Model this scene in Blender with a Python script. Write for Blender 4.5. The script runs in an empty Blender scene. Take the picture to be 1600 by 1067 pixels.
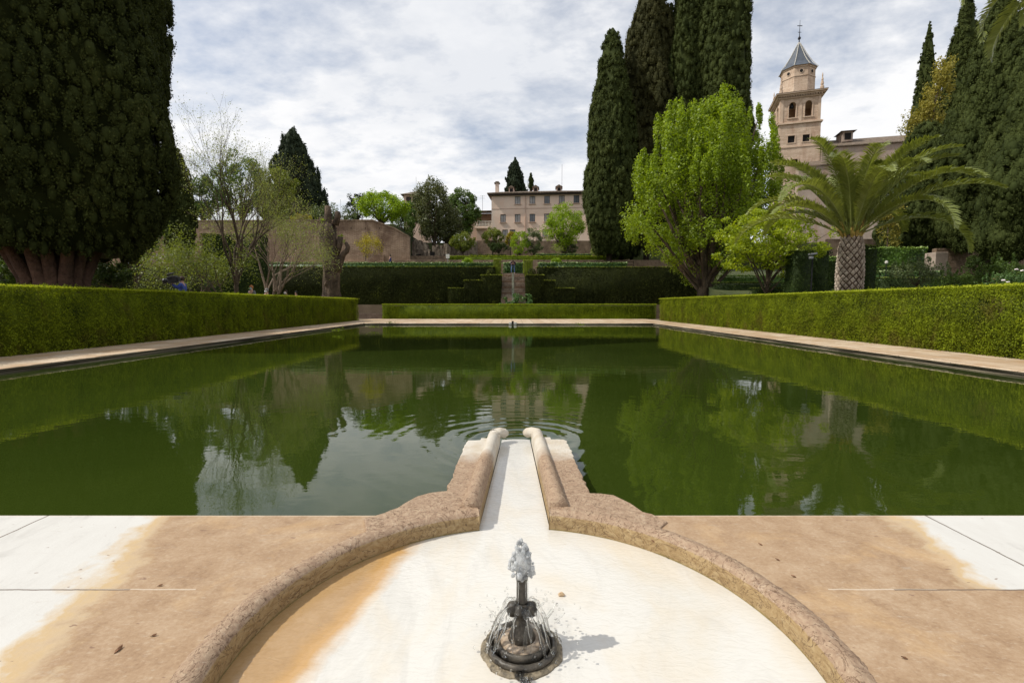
import bpy, bmesh, math, random
import numpy as np
from mathutils import Vector, Matrix
R = math.radians
S = bpy.context.scene
COL = S.collection

# ------------------------------------------------------------------ camera, sky, sun, exposure
CAMZ = 1.30
TILT = R(4.35)
FPX = 755.0
cd = bpy.data.cameras.new('camera')
cd.sensor_width = 36.0
cd.lens = FPX / 1600 * 36.0
cd.clip_start = 0.05
cd.clip_end = 3000
cam = bpy.data.objects.new('camera', cd)
COL.objects.link(cam)
cam.location = (0, 0, CAMZ)
cam.rotation_euler = (R(90) - TILT, 0, 0)
S.camera = cam

SUN_EL = R(49)
tr = Vector((0.993, 0.12, 0)).normalized()          # the way the light travels over the ground
sd = bpy.data.lights.new('sun', 'SUN')
sd.energy = 3.6
sd.angle = R(0.55)
sd.color = (1.0, 0.95, 0.86)
sun = bpy.data.objects.new('sun', sd)
COL.objects.link(sun)
sun.location = (-30, -5, 40)
ldir = Vector((tr.x * math.cos(SUN_EL), tr.y * math.cos(SUN_EL), -math.sin(SUN_EL)))
sun.rotation_euler = ldir.to_track_quat('-Z', 'Y').to_euler()

W = bpy.data.worlds.new('World')
S.world = W
W.use_nodes = True
nt = W.node_tree
nt.nodes.clear()
def wn(t, **k):
    n = nt.nodes.new(t)
    for a, b in k.items():
        setattr(n, a, b)
    return n
sky = wn('ShaderNodeTexSky', sky_type='NISHITA', sun_disc=False, sun_elevation=SUN_EL,
         sun_rotation=math.atan2(-tr.x, -tr.y) % (2 * math.pi))
sky.air_density = 1.0
sky.dust_density = 1.5
bg_sky = wn('ShaderNodeBackground')
bg_sky.inputs[1].default_value = 0.12
nt.links.new(sky.outputs[0], bg_sky.inputs[0])
tc = wn('ShaderNodeTexCoord')
sep = wn('ShaderNodeSeparateXYZ')
nt.links.new(tc.outputs['Generated'], sep.inputs[0])
def wm(op, a, b=None, c=None):
    n = wn('ShaderNodeMath', operation=op)
    for i, v in enumerate((a, b, c)):
        if v is None: continue
        if isinstance(v, (int, float)): n.inputs[i].default_value = v
        else: nt.links.new(v, n.inputs[i])
    return n.outputs[0]
zz = wm('ADD', wm('MAXIMUM', sep.outputs[2], 0.0), 0.26)
cx = wm('DIVIDE', sep.outputs[0], zz)
cy = wm('DIVIDE', sep.outputs[1], zz)
cmb = wn('ShaderNodeCombineXYZ')
nt.links.new(cx, cmb.inputs[0]); nt.links.new(cy, cmb.inputs[1])
mp = wn('ShaderNodeMapping')
mp.inputs['Rotation'].default_value = (0, 0, R(28))
mp.inputs['Scale'].default_value = (1.1, 1.5, 1)
mp.inputs['Location'].default_value = (3.2, 1.4, 0)
nt.links.new(cmb.outputs[0], mp.inputs[0])
n1 = wn('ShaderNodeTexNoise')
n1.inputs['Scale'].default_value = 1.5; n1.inputs['Detail'].default_value = 9; n1.inputs['Roughness'].default_value = 0.58
n1.inputs['Distortion'].default_value = 0.25
nt.links.new(mp.outputs[0], n1.inputs[0])
n2 = wn('ShaderNodeTexNoise')
n2.inputs['Scale'].default_value = 6.5; n2.inputs['Detail'].default_value = 6; n2.inputs['Roughness'].default_value = 0.6
nt.links.new(mp.outputs[0], n2.inputs[0])
cov = wm('ADD', wm('MULTIPLY', n1.outputs[0], 0.70), wm('MULTIPLY', n2.outputs[0], 0.30))
low = wm('MULTIPLY', wm('SUBTRACT', 1.0, wm('MINIMUM', wm('MULTIPLY', sep.outputs[2], 2.6), 1.0)), 0.12)
cov = wm('ADD', cov, low)
ramp = wn('ShaderNodeValToRGB')
ramp.color_ramp.elements[0].position = 0.40; ramp.color_ramp.elements[0].color = (0.40, 0.40, 0.40, 1)
ramp.color_ramp.elements[1].position = 0.57; ramp.color_ramp.elements[1].color = (1, 1, 1, 1)
nt.links.new(cov, ramp.inputs[0])
n3 = wn('ShaderNodeTexNoise')
n3.inputs['Scale'].default_value = 1.1; n3.inputs['Detail'].default_value = 5
nt.links.new(mp.outputs[0], n3.inputs[0])
cr2 = wn('ShaderNodeValToRGB')
cr2.color_ramp.elements[0].position = 0.40; cr2.color_ramp.elements[0].color = (0.77, 0.79, 0.83, 1)
cr2.color_ramp.elements[1].position = 0.58; cr2.color_ramp.elements[1].color = (0.93, 0.93, 0.94, 1)
nt.links.new(wm('ADD', wm('MULTIPLY', n3.outputs[0], 0.68), wm('MULTIPLY', n2.outputs[0], 0.32)), cr2.inputs[0])
bg_cl = wn('ShaderNodeBackground')
nt.links.new(cr2.outputs[0], bg_cl.inputs[0])
mixw = wn('ShaderNodeMixShader')
nt.links.new(ramp.outputs[0], mixw.inputs[0])
nt.links.new(bg_sky.outputs[0], mixw.inputs[1])
nt.links.new(bg_cl.outputs[0], mixw.inputs[2])
wo = wn('ShaderNodeOutputWorld')
nt.links.new(mixw.outputs[0], wo.inputs[0])

S.view_settings.view_transform = 'Standard'
S.view_settings.look = 'None'
S.view_settings.exposure = 0.10
S.view_settings.gamma = 1.0
S.view_settings.use_curve_mapping = False
S.cycles.max_bounces = 6
S.cycles.transparent_max_bounces = 8
S.cycles.caustics_reflective = False
S.cycles.caustics_refractive = False

# ------------------------------------------------------------------ helpers
def at(px, py, Y):
    """world point at forward distance Y seen at photo pixel px,py"""
    u = (px - 800) / FPX; v = -(py - 533.5) / FPX
    d = Vector((u, math.cos(TILT) + v * math.sin(TILT), -math.sin(TILT) + v * math.cos(TILT)))
    k = Y / d.y
    return Vector((d.x * k, Y, CAMZ + d.z * k))
def gr(px, py, z=0.0):
    p = at(px, py, 10.0)
    k = (z - CAMZ) / (p.z - CAMZ)
    return (p.x * k, p.y * k)

def tag(o, label=None, cat=None, group=None, kind=None):
    if label: o['label'] = label
    if cat: o['category'] = cat
    if group: o['group'] = group
    if kind: o['kind'] = kind
    return o
def empty(name, loc, label, cat, group=None):
    o = bpy.data.objects.new(name, None)
    COL.objects.link(o)
    o.location = loc
    o.empty_display_size = 0.3
    return tag(o, label, cat, group)
def wloc(o):
    v = Vector((0, 0, 0))
    while o is not None:
        v += o.location
        o = o.parent
    return v
def mk(name, V, F, mat, parent=None, rnd=None, smooth=False, origin=None):
    """V (n,3) world coordinates; F list of faces or (m,4) array"""
    V = np.asarray(V, dtype=np.float64).reshape(-1, 3)
    if parent is not None: org = wloc(parent)
    elif origin is not None: org = Vector(origin)
    else: org = Vector(((V[:, 0].min() + V[:, 0].max()) / 2, (V[:, 1].min() + V[:, 1].max()) / 2, V[:, 2].min()))
    V = V - np.array(org)
    me = bpy.data.meshes.new(name)
    if isinstance(F, np.ndarray):
        m, k = F.shape
        me.vertices.add(len(V)); me.vertices.foreach_set('co', V.astype(np.float32).ravel())
        me.loops.add(m * k); me.loops.foreach_set('vertex_index', F.astype(np.int32).ravel())
        me.polygons.add(m)
        me.polygons.foreach_set('loop_start', np.arange(0, m * k, k, dtype=np.int32))
        me.update(calc_edges=True)
    else:
        me.from_pydata([tuple(v) for v in V], [], F)
        me.update()
    if rnd is not None:
        a = me.attributes.new('rnd', 'FLOAT', 'FACE')
        a.data.foreach_set('value', np.asarray(rnd, dtype=np.float32))
    if smooth:
        me.polygons.foreach_set('use_smooth', np.ones(len(me.polygons), dtype=bool))
    me.materials.append(mat)
    o = bpy.data.objects.new(name, me)
    COL.objects.link(o)
    if parent is not None: o.parent = parent
    else: o.location = org
    return o

class MB:
    """collects simple shapes in world coordinates; .build makes ONE mesh object"""
    def __init__(s, M=None): s.V = []; s.F = []; s.M = M
    def add(s, v, f):
        b = len(s.V)
        for p in v:
            p = Vector(p)
            if s.M is not None: p = s.M @ p
            s.V.append(tuple(p))
        s.F += [tuple(i + b for i in q) for q in f]
        return s
    def box(s, x0, x1, y0, y1, z0, z1):
        return s.add([(x0, y0, z0), (x1, y0, z0), (x1, y1, z0), (x0, y1, z0), (x0, y0, z1), (x1, y0, z1), (x1, y1, z1), (x0, y1, z1)],
                     [(0, 3, 2, 1), (4, 5, 6, 7), (0, 1, 5, 4), (1, 2, 6, 5), (2, 3, 7, 6), (3, 0, 4, 7)])
    def prism(s, poly, z0, z1):
        n = len(poly)
        v = [(x, y, z0) for x, y in poly] + [(x, y, z1) for x, y in poly]
        f = [tuple(range(n))[::-1], tuple(range(n, 2 * n))] + [(i, (i + 1) % n, n + (i + 1) % n, n + i) for i in range(n)]
        return s.add(v, f)
    def tube(s, pts, rad, n=8, cap=True):
        pts = [Vector(p) for p in pts]
        if not hasattr(rad, '__len__'): rad = [rad] * len(pts)
        v = []; f = []
        for i, p in enumerate(pts):
            t = (pts[min(i + 1, len(pts) - 1)] - pts[max(i - 1, 0)])
            if t.length < 1e-9: t = Vector((0, 0, 1))
            t.normalize()
            a = t.cross(Vector((0.31, 0.95, 0.05)))
            if a.length < 0.1: a = t.cross(Vector((1, 0, 0)))
            a.normalize(); b = t.cross(a)
            for k in range(n):
                an = 2 * math.pi * k / n
                v.append(p + (a * math.cos(an) + b * math.sin(an)) * rad[i])
        for i in range(len(pts) - 1):
            for k in range(n):
                k2 = (k + 1) % n
                f.append((i * n + k, i * n + k2, (i + 1) * n + k2, (i + 1) * n + k))
        if cap:
            f.append(tuple(range(n))[::-1]); f.append(tuple(range((len(pts) - 1) * n, len(pts) * n)))
        return s.add(v, f)
    def lathe(s, prof, c=(0, 0), n=24, ang0=0, jitter=None):
        v = []; f = []
        for (r, z) in prof:
            for k in range(n):
                a = ang0 + 2 * math.pi * k / n
                rr = r if jitter is None else r * jitter(a, z)
                v.append((c[0] + rr * math.cos(a), c[1] + rr * math.sin(a), z))
        for i in range(len(prof) - 1):
            for k in range(n):
                k2 = (k + 1) % n
                f.append((i * n + k, i * n + k2, (i + 1) * n + k2, (i + 1) * n + k))
        f.append(tuple(range(n))[::-1]); f.append(tuple(range((len(prof) - 1) * n, len(prof) * n)))
        return s.add(v, f)
    def build(s, name, mat, parent=None, smooth=False, origin=None, bevel=0):
        o = mk(name, s.V, s.F, mat, parent, smooth=smooth, origin=origin)
        if bevel:
            m = o.modifiers.new('bevel', 'BEVEL'); m.width = bevel; m.segments = 2; m.limit_method = 'ANGLE'
        return o

# ------------------------------------------------------------------ materials
def newmat(name):
    m = bpy.data.materials.new(name)
    m.use_nodes = True
    t = m.node_tree
    t.nodes.clear()
    return m, t
class NT:
    def __init__(s, t): s.t = t
    def n(s, ty, **k):
        x = s.t.nodes.new(ty)
        for a, b in k.items(): setattr(x, a, b)
        return x
    def l(s, a, b): s.t.links.new(a, b)
    def m(s, op, a, b=None, clamp=False):
        x = s.n('ShaderNodeMath', operation=op); x.use_clamp = clamp
        for i, v in enumerate((a, b)):
            if v is None: continue
            if isinstance(v, (int, float)): x.inputs[i].default_value = v
            else: s.l(v, x.inputs[i])
        return x.outputs[0]
    def noise(s, vec, scale, detail=4, rough=0.55, dist=0):
        x = s.n('ShaderNodeTexNoise')
        x.inputs['Scale'].default_value = scale; x.inputs['Detail'].default_value = detail
        x.inputs['Roughness'].default_value = rough; x.inputs['Distortion'].default_value = dist
        if vec is not None: s.l(vec, x.inputs[0])
        return x.outputs[0]
    def ramp(s, fac, stops):
        x = s.n('ShaderNodeValToRGB')
        e = x.color_ramp.elements
        while len(e) < len(stops): e.new(0.5)
        for i, (p, c) in enumerate(stops):
            e[i].position = p
            e[i].color = (c, c, c, 1) if isinstance(c, (int, float)) else (*c, 1)
        s.l(fac, x.inputs[0])
        return x.outputs[0]
    def mix(s, f, a, b, mode='MIX'):
        x = s.n('ShaderNodeMix', data_type='RGBA', blend_type=mode)
        for sock, v in ((x.inputs[0], f), (x.inputs[6], a), (x.inputs[7], b)):
            if isinstance(v, (int, float)): sock.default_value = v
            elif isinstance(v, tuple): sock.default_value = (*v, 1)
            else: s.l(v, sock)
        return x.outputs[2]
    def pos(s, scale=None):
        g = s.n('ShaderNodeNewGeometry').outputs['Position']
        if scale is None: return g
        x = s.n('ShaderNodeMapping'); x.inputs['Scale'].default_value = scale
        s.l(g, x.inputs[0]); return x.outputs[0]
    def bump(s, h, strength, dist=0.02):
        x = s.n('ShaderNodeBump')
        x.inputs['Strength'].default_value = strength; x.inputs['Distance'].default_value = dist
        s.l(h, x.inputs['Height']); return x.outputs[0]
    def out(s, sh):
        o = s.n('ShaderNodeOutputMaterial'); s.l(sh, o.inputs[0])
    def pbr(s, col, rough=0.8, normal=None, spec=0.3, metal=0.0):
        p = s.n('ShaderNodeBsdfPrincipled')
        if isinstance(col, tuple): p.inputs['Base Color'].default_value = (*col, 1)
        else: s.l(col, p.inputs['Base Color'])
        if isinstance(rough, (int, float)): p.inputs['Roughness'].default_value = rough
        else: s.l(rough, p.inputs['Roughness'])
        p.inputs['Specular IOR Level'].default_value = spec
        p.inputs['Metallic'].default_value = metal
        if normal is not None: s.l(normal, p.inputs['Normal'])
        return p

def leafmat(name, c0, c1, c2=None, trans=0.35, rough=0.5, nscale=0.6, spec=0.35, dead=None):
    """foliage: hue differs from leaf to leaf and from branch to branch"""
    m, t = newmat(name); q = NT(t)
    a = q.n('ShaderNodeAttribute', attribute_name='rnd').outputs['Fac']
    nz = q.noise(q.pos(), nscale, 3)
    f = q.m('ADD', q.m('MULTIPLY', a, 0.6), q.m('MULTIPLY', q.m('SUBTRACT', nz, 0.3), 1.0), clamp=True)
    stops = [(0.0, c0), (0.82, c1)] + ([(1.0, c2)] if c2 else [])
    col = q.ramp(f, stops)
    if dead:      # dry brown patches, more of them towards the foot
        se = q.n('ShaderNodeSeparateXYZ'); q.l(q.pos(), se.inputs[0])
        w_ = q.m('ADD', q.noise(q.pos((1, 1, .6)), 1.1, 6, 0.7), q.m('MULTIPLY', q.m('SUBTRACT', 0.9, se.outputs[2]), 0.07))
        col = q.mix(q.ramp(w_, [(0.55, 0.0), (0.66, 0.65)]), col, dead)
    p = q.pbr(col, rough, spec=spec)
    if trans > 0:
        tb = q.n('ShaderNodeBsdfTranslucent')
        q.l(q.mix(1.0, col, (1.5, 1.45, 0.6), 'MULTIPLY'), tb.inputs[0])
        mx = q.n('ShaderNodeMixShader'); mx.inputs[0].default_value = trans
        q.l(p.outputs[0], mx.inputs[1]); q.l(tb.outputs[0], mx.inputs[2])
        q.out(mx.outputs[0])
    else: q.out(p.outputs[0])
    return m
def stonemat(name, c0, c1, scale=2.0, rough=0.85, bump=0.4, dist=0.02, fine=30, stain=None, rows=None):
    m, t = newmat(name); q = NT(t)
    g = q.pos()
    a = q.noise(g, scale, 8, 0.65, 0.4)
    b = q.noise(g, fine, 5, 0.6)
    col = q.ramp(q.m('ADD', q.m('MULTIPLY', a, 0.75), q.m('MULTIPLY', b, 0.25)), [(0.34, c0), (0.62, c1)])
    h = q.m('ADD', q.m('MULTIPLY', a, 0.5), b)
    if stain:
        s_ = q.noise(q.pos((1, 1, 0.35)), scale * 0.7, 6, 0.7, 0.8)
        col = q.mix(q.ramp(s_, [(0.5, 0.0), (0.66, 0.8)]), col, stain)
    if rows:
        br = q.n('ShaderNodeTexBrick')
        br.inputs['Scale'].default_value = 1.0
        br.inputs['Brick Width'].default_value = rows[0]; br.inputs['Row Height'].default_value = rows[1]
        br.inputs['Mortar Size'].default_value = rows[2]
        br.inputs['Color1'].default_value = (1, 1, 1, 1); br.inputs['Color2'].default_value = (0.72, 0.70, 0.68, 1)
        br.inputs['Mortar'].default_value = (*rows[3], 1)
        se = q.n('ShaderNodeSeparateXYZ'); q.l(g, se.inputs[0])
        cb = q.n('ShaderNodeCombineXYZ')
        q.l(q.m('ADD', se.outputs[0], se.outputs[1]), cb.inputs[0]); q.l(se.outputs[2], cb.inputs[1])
        q.l(cb.outputs[0], br.inputs[0])
        col = q.mix(0.85, col, br.outputs[0], 'MULTIPLY')
        h = q.m('SUBTRACT', h, q.m('MULTIPLY', br.outputs[1], 1.2))
    q.out(q.pbr(col, rough, q.bump(h, bump, dist)).outputs[0])
    return m
def plain(name, col, rough=0.6, metal=0.0, var=0.15, scale=8, spec=0.3):
    m, t = newmat(name); q = NT(t)
    a = q.noise(q.pos(), scale, 4)
    c = q.ramp(a, [(0.3, tuple(x * (1 - var) for x in col)), (0.7, tuple(min(1, x * (1 + var)) for x in col))])
    q.out(q.pbr(c, rough, metal=metal, spec=spec).outputs[0])
    return m

L = {}
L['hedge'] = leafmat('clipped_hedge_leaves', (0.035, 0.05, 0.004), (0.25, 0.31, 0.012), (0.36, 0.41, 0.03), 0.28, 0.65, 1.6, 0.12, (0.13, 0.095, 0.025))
L['hedge_low'] = leafmat('low_hedge_leaves', (0.07, 0.11, 0.008), (0.22, 0.29, 0.014), (0.28, 0.34, 0.02), 0.30, 0.65, 1.5, 0.12)
L['hedge_lit'] = leafmat('sunlit_hedge_leaves', (0.16, 0.20, 0.02), (0.24, 0.30, 0.04), (0.30, 0.34, 0.06), 0.3, 0.7, 1.5, 0.1)  # hedge green lightened to paint the sunlit faces of the stair pillars
L['hedge_shaded'] = leafmat('tall_hedge_leaves', (0.014, 0.018, 0.005), (0.046, 0.056, 0.012), (0.17, 0.20, 0.022), 0.08, 0.8, 0.7, 0.1)  # hedge green darkened to paint shaded faces; last stop paints their sunlit edges
L['box'] = leafmat('box_hedge_leaves', (0.014, 0.028, 0.006), (0.050, 0.080, 0.013), (0.16, 0.20, 0.03), 0.12, 0.7, 1.0, 0.2)
L['cypress'] = leafmat('cypress_foliage', (0.026, 0.036, 0.010), (0.085, 0.105, 0.028), (0.12, 0.135, 0.04), 0.12, 0.8, 0.5, 0.08)
L['cypress_near'] = leafmat('near_cypress_foliage', (0.022, 0.028, 0.008), (0.060, 0.070, 0.018), (0.085, 0.080, 0.026), 0.10, 0.85, 0.6, 0.06)
L['cypress_brown'] = leafmat('bronze_cypress_foliage', (0.026, 0.028, 0.010), (0.080, 0.078, 0.028), (0.12, 0.10, 0.04), 0.12, 0.8, 0.5, 0.08)
L['conifer'] = leafmat('conifer_foliage', (0.018, 0.028, 0.016), (0.055, 0.072, 0.038), None, 0.08, 0.8, 0.4, 0.1)
L['ginkgo'] = leafmat('bright_green_leaves', (0.10, 0.15, 0.008), (0.28, 0.38, 0.018), (0.42, 0.50, 0.05), 0.45, 0.45, 0.7, 0.4)
L['maple'] = leafmat('yellow_green_leaves', (0.14, 0.20, 0.010), (0.36, 0.43, 0.02), (0.50, 0.54, 0.06), 0.48, 0.45, 0.8, 0.4)
L['shade_green'] = leafmat('fresh_sparse_leaves', (0.09, 0.125, 0.02), (0.19, 0.23, 0.04), (0.32, 0.36, 0.10), 0.35, 0.5, 0.9, 0.4)
L['lime'] = leafmat('lime_green_leaves', (0.12, 0.20, 0.012), (0.30, 0.42, 0.02), (0.38, 0.48, 0.05), 0.45, 0.5, 0.5, 0.3)
L['orange'] = leafmat('citrus_leaves', (0.06, 0.10, 0.010), (0.20, 0.23, 0.02), (0.34, 0.30, 0.03), 0.3, 0.5, 1.3, 0.4)
L['yellow'] = leafmat('yellowing_leaves', (0.20, 0.19, 0.015), (0.42, 0.34, 0.03), (0.5, 0.40, 0.06), 0.3, 0.5, 1.2, 0.3)
L['magnolia'] = leafmat('dull_green_leaves', (0.06, 0.075, 0.025), (0.15, 0.165, 0.06), (0.28, 0.27, 0.14), 0.2, 0.5, 0.8, 0.4)
L['mid'] = leafmat('mid_green_leaves', (0.05, 0.085, 0.018), (0.12, 0.19, 0.035), (0.19, 0.26, 0.06), 0.3, 0.5, 0.5, 0.3)
L['pale'] = leafmat('pale_young_leaves', (0.16, 0.20, 0.05), (0.28, 0.32, 0.09), (0.42, 0.44, 0.20), 0.35, 0.5, 0.9, 0.4)
L['olive'] = leafmat('olive_green_leaves', (0.07, 0.10, 0.04), (0.16, 0.20, 0.08), (0.28, 0.30, 0.16), 0.2, 0.5, 1.2, 0.3)
L['ivy'] = leafmat('ivy_leaves', (0.07, 0.15, 0.02), (0.20, 0.33, 0.06), (0.30, 0.42, 0.10), 0.25, 0.45, 0.8, 0.5)
L['laurel'] = leafmat('glossy_border_leaves', (0.03, 0.08, 0.02), (0.10, 0.19, 0.04), (0.26, 0.34, 0.14), 0.15, 0.5, 2.5, 0.35)
L['wisteria'] = leafmat('golden_climber_leaves', (0.15, 0.15, 0.03), (0.36, 0.31, 0.07), (0.50, 0.42, 0.13), 0.3, 0.6, 0.8, 0.2)
L['palm'] = leafmat('palm_leaflets', (0.11, 0.135, 0.022), (0.26, 0.30, 0.08), (0.42, 0.44, 0.22), 0.28, 0.36, 0.5, 0.7)
L['rose'] = leafmat('rose_leaves', (0.05, 0.11, 0.03), (0.12, 0.20, 0.06), (0.34, 0.16, 0.08), 0.25, 0.5, 1.6, 0.3)
L['petal'] = plain('pale_petals', (0.75, 0.68, 0.66), 0.7)
L['orange_palm'] = plain('palm_stalk', (0.34, 0.24, 0.06), 0.6, var=0.4, scale=5)
L['bark'] = stonemat('bark', (0.035, 0.025, 0.017), (0.145, 0.105, 0.07), 1.6, 0.95, 1.0, 0.10, 9, (0.04, 0.028, 0.02))
L['bark_dark'] = stonemat('dark_bark', (0.022, 0.016, 0.013), (0.075, 0.05, 0.040), 2.0, 0.95, 1.0, 0.08, 10)
L['bark_red'] = stonemat('reddish_bark', (0.04, 0.022, 0.016), (0.14, 0.08, 0.055), 2.0, 0.95, 1.0, 0.08, 10)
L['bark_pale'] = stonemat('pale_bark', (0.14, 0.10, 0.07), (0.30, 0.23, 0.17), 3.0, 0.95, 1.0, 0.05, 16)
L['boots'] = stonemat('cut_palm_boots', (0.20, 0.15, 0.11), (0.52, 0.44, 0.36), 5, 0.95, 1.0, 0.03, 30, (0.15, 0.10, 0.07))
L['boots_gap'] = plain('palm_trunk_fibre', (0.07, 0.045, 0.03), 0.95, var=0.4, scale=9)

brick = stonemat('old_brick_wall', (0.22, 0.15, 0.10), (0.50, 0.375, 0.27), 0.5, 0.92, 0.5, 0.03, 12, (0.16, 0.10, 0.07), (0.55, 0.13, 0.02, (0.45, 0.33, 0.25)))
rubble = stonemat('rubble_ruin_stone', (0.13, 0.10, 0.075), (0.42, 0.34, 0.26), 1.1, 0.95, 1.0, 0.12, 6, (0.10, 0.06, 0.045))
rubble_red = stonemat('red_rubble_stone', (0.15, 0.10, 0.065), (0.32, 0.23, 0.155), 0.9, 0.95, 1.0, 0.12, 6, (0.10, 0.07, 0.05))
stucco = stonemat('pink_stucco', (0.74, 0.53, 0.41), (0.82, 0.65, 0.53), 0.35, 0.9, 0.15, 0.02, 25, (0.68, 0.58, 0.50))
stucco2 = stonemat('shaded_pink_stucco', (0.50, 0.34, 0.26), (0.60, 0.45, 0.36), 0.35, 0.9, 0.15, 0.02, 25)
tower_stone = stonemat('tower_masonry', (0.50, 0.37, 0.27), (0.66, 0.53, 0.41), 0.6, 0.9, 0.4, 0.03, 9, (0.42, 0.27, 0.19), (0.7, 0.24, 0.02, (0.75, 0.68, 0.6)))
tower_trim = stonemat('tower_trim_stone', (0.42, 0.30, 0.21), (0.58, 0.45, 0.34), 0.8, 0.9, 0.3, 0.02, 12)
church_wall = stonemat('church_render', (0.27, 0.21, 0.17), (0.42, 0.34, 0.28), 0.5, 0.9, 0.5, 0.04, 4, (0.34, 0.22, 0.16))
white_paint = plain('off_white_paint', (0.66, 0.63, 0.56), 0.6)
dark_wood = plain('dark_wood', (0.055, 0.04, 0.032), 0.7)
glass = plain('window_pane', (0.10, 0.11, 0.12), 0.12, var=0.3, scale=0.7, spec=0.6)
curtain = plain('curtained_pane', (0.32, 0.31, 0.30), 0.3, var=0.3, scale=1.5, spec=0.5)
void = plain('dark_opening', (0.015, 0.013, 0.012), 0.9)
slate = plain('grey_slate', (0.065, 0.078, 0.10), 0.45, var=0.2, scale=1.5, spec=0.5)
iron = plain('dark_iron', (0.03, 0.03, 0.035), 0.5, 0.6)
steel = plain('grey_metal', (0.35, 0.36, 0.38), 0.4, 0.5)
def tilemat():
    m, t = newmat('clay_roof_tiles'); q = NT(t)
    g = q.pos()
    a = q.noise(g, 1.5, 6); b = q.noise(g, 9, 3)
    col = q.ramp(q.m('ADD', q.m('MULTIPLY', a, .5), q.m('MULTIPLY', b, .5)), [(0.35, (0.10, 0.075, 0.055)), (0.65, (0.26, 0.20, 0.15))])
    w = q.n('ShaderNodeTexWave'); w.inputs['Scale'].default_value = 1.2; w.inputs['Distortion'].default_value = 0.3
    q.l(g, w.inputs[0])
    q.out(q.pbr(col, 0.9, q.bump(w.outputs['Fac'], 0.8, 0.12)).outputs[0])
    return m
tiles = tilemat()

def groundmat(name, c0, c1, s=0.6):
    m, t = newmat(name); q = NT(t); g = q.pos()
    a = q.noise(g, s, 8, 0.65); b = q.noise(g, s * 40, 4)
    col = q.ramp(q.m('ADD', q.m('MULTIPLY', a, 0.6), q.m('MULTIPLY', b, 0.4)), [(0.35, c0), (0.65, c1)])
    q.out(q.pbr(col, 0.95, q.bump(b, 0.5, 0.03)).outputs[0]); return m
earth = groundmat('earth', (0.10, 0.075, 0.05), (0.22, 0.17, 0.115))
lawn = groundmat('planted_ground', (0.03, 0.045, 0.015), (0.09, 0.10, 0.035))

# old coping stone along the pool: slabs of different tone with joints
def copingmat():
    m, t = newmat('pool_coping_stone'); q = NT(t); g = q.pos()
    br = q.n('ShaderNodeTexBrick'); br.inputs['Scale'].default_value = 1.0
    br.inputs['Brick Width'].default_value = 1.45; br.inputs['Row Height'].default_value = 0.78
    br.inputs['Mortar Size'].default_value = 0.012; br.inputs['Mortar Smooth'].default_value = 0.3
    br.inputs['Color1'].default_value = (0.60, 0.49, 0.36, 1); br.inputs['Color2'].default_value = (0.42, 0.30, 0.19, 1)
    br.inputs['Mortar'].default_value = (0.10, 0.075, 0.05, 1)
    mp = q.n('ShaderNodeMapping'); mp.inputs['Rotation'].default_value = (0, 0, R(90)); q.l(g, mp.inputs[0]); q.l(mp.outputs[0], br.inputs[0])
    a = q.noise(g, 1.6, 8, 0.7, 0.5); b = q.noise(g, 40, 4)
    col = q.mix(q.ramp(a, [(0.45, 0.0), (0.62, 0.75)]), br.outputs[0], (0.40, 0.25, 0.13))
    col = q.mix(q.ramp(b, [(0.55, 0.0), (0.72, 0.5)]), col, (0.22, 0.15, 0.09))
    # water stains on the vertical face
    se = q.n('ShaderNodeSeparateXYZ'); q.l(g, se.inputs[0])
    wet = q.ramp(q.m('ADD', se.outputs[2], q.m('MULTIPLY', q.noise(g, 3, 5), 0.08)), [(-0.06 + 0.0, 1.0), (0.02, 0.0)])
    wv = q.noise(q.pos((0.6, 0.6, 45)), 1.0, 5)
    dark = q.ramp(wv, [(0.40, (0.055, 0.045, 0.032)), (0.62, (0.30, 0.25, 0.18))])
    down = q.m('LESS_THAN', se.outputs[2], -0.012)
    col = q.mix(down, col, dark)
    h = q.m('SUBTRACT', q.m('ADD', a, q.m('MULTIPLY', b, .3)), q.m('MULTIPLY', br.outputs[1], 1.0))
    h = q.m('ADD', h, q.m('MULTIPLY', wv, 0.8))
    q.out(q.pbr(col, 0.75, q.bump(h, 0.6, 0.02), spec=0.35).outputs[0]); return m
coping_m = copingmat()

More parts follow.
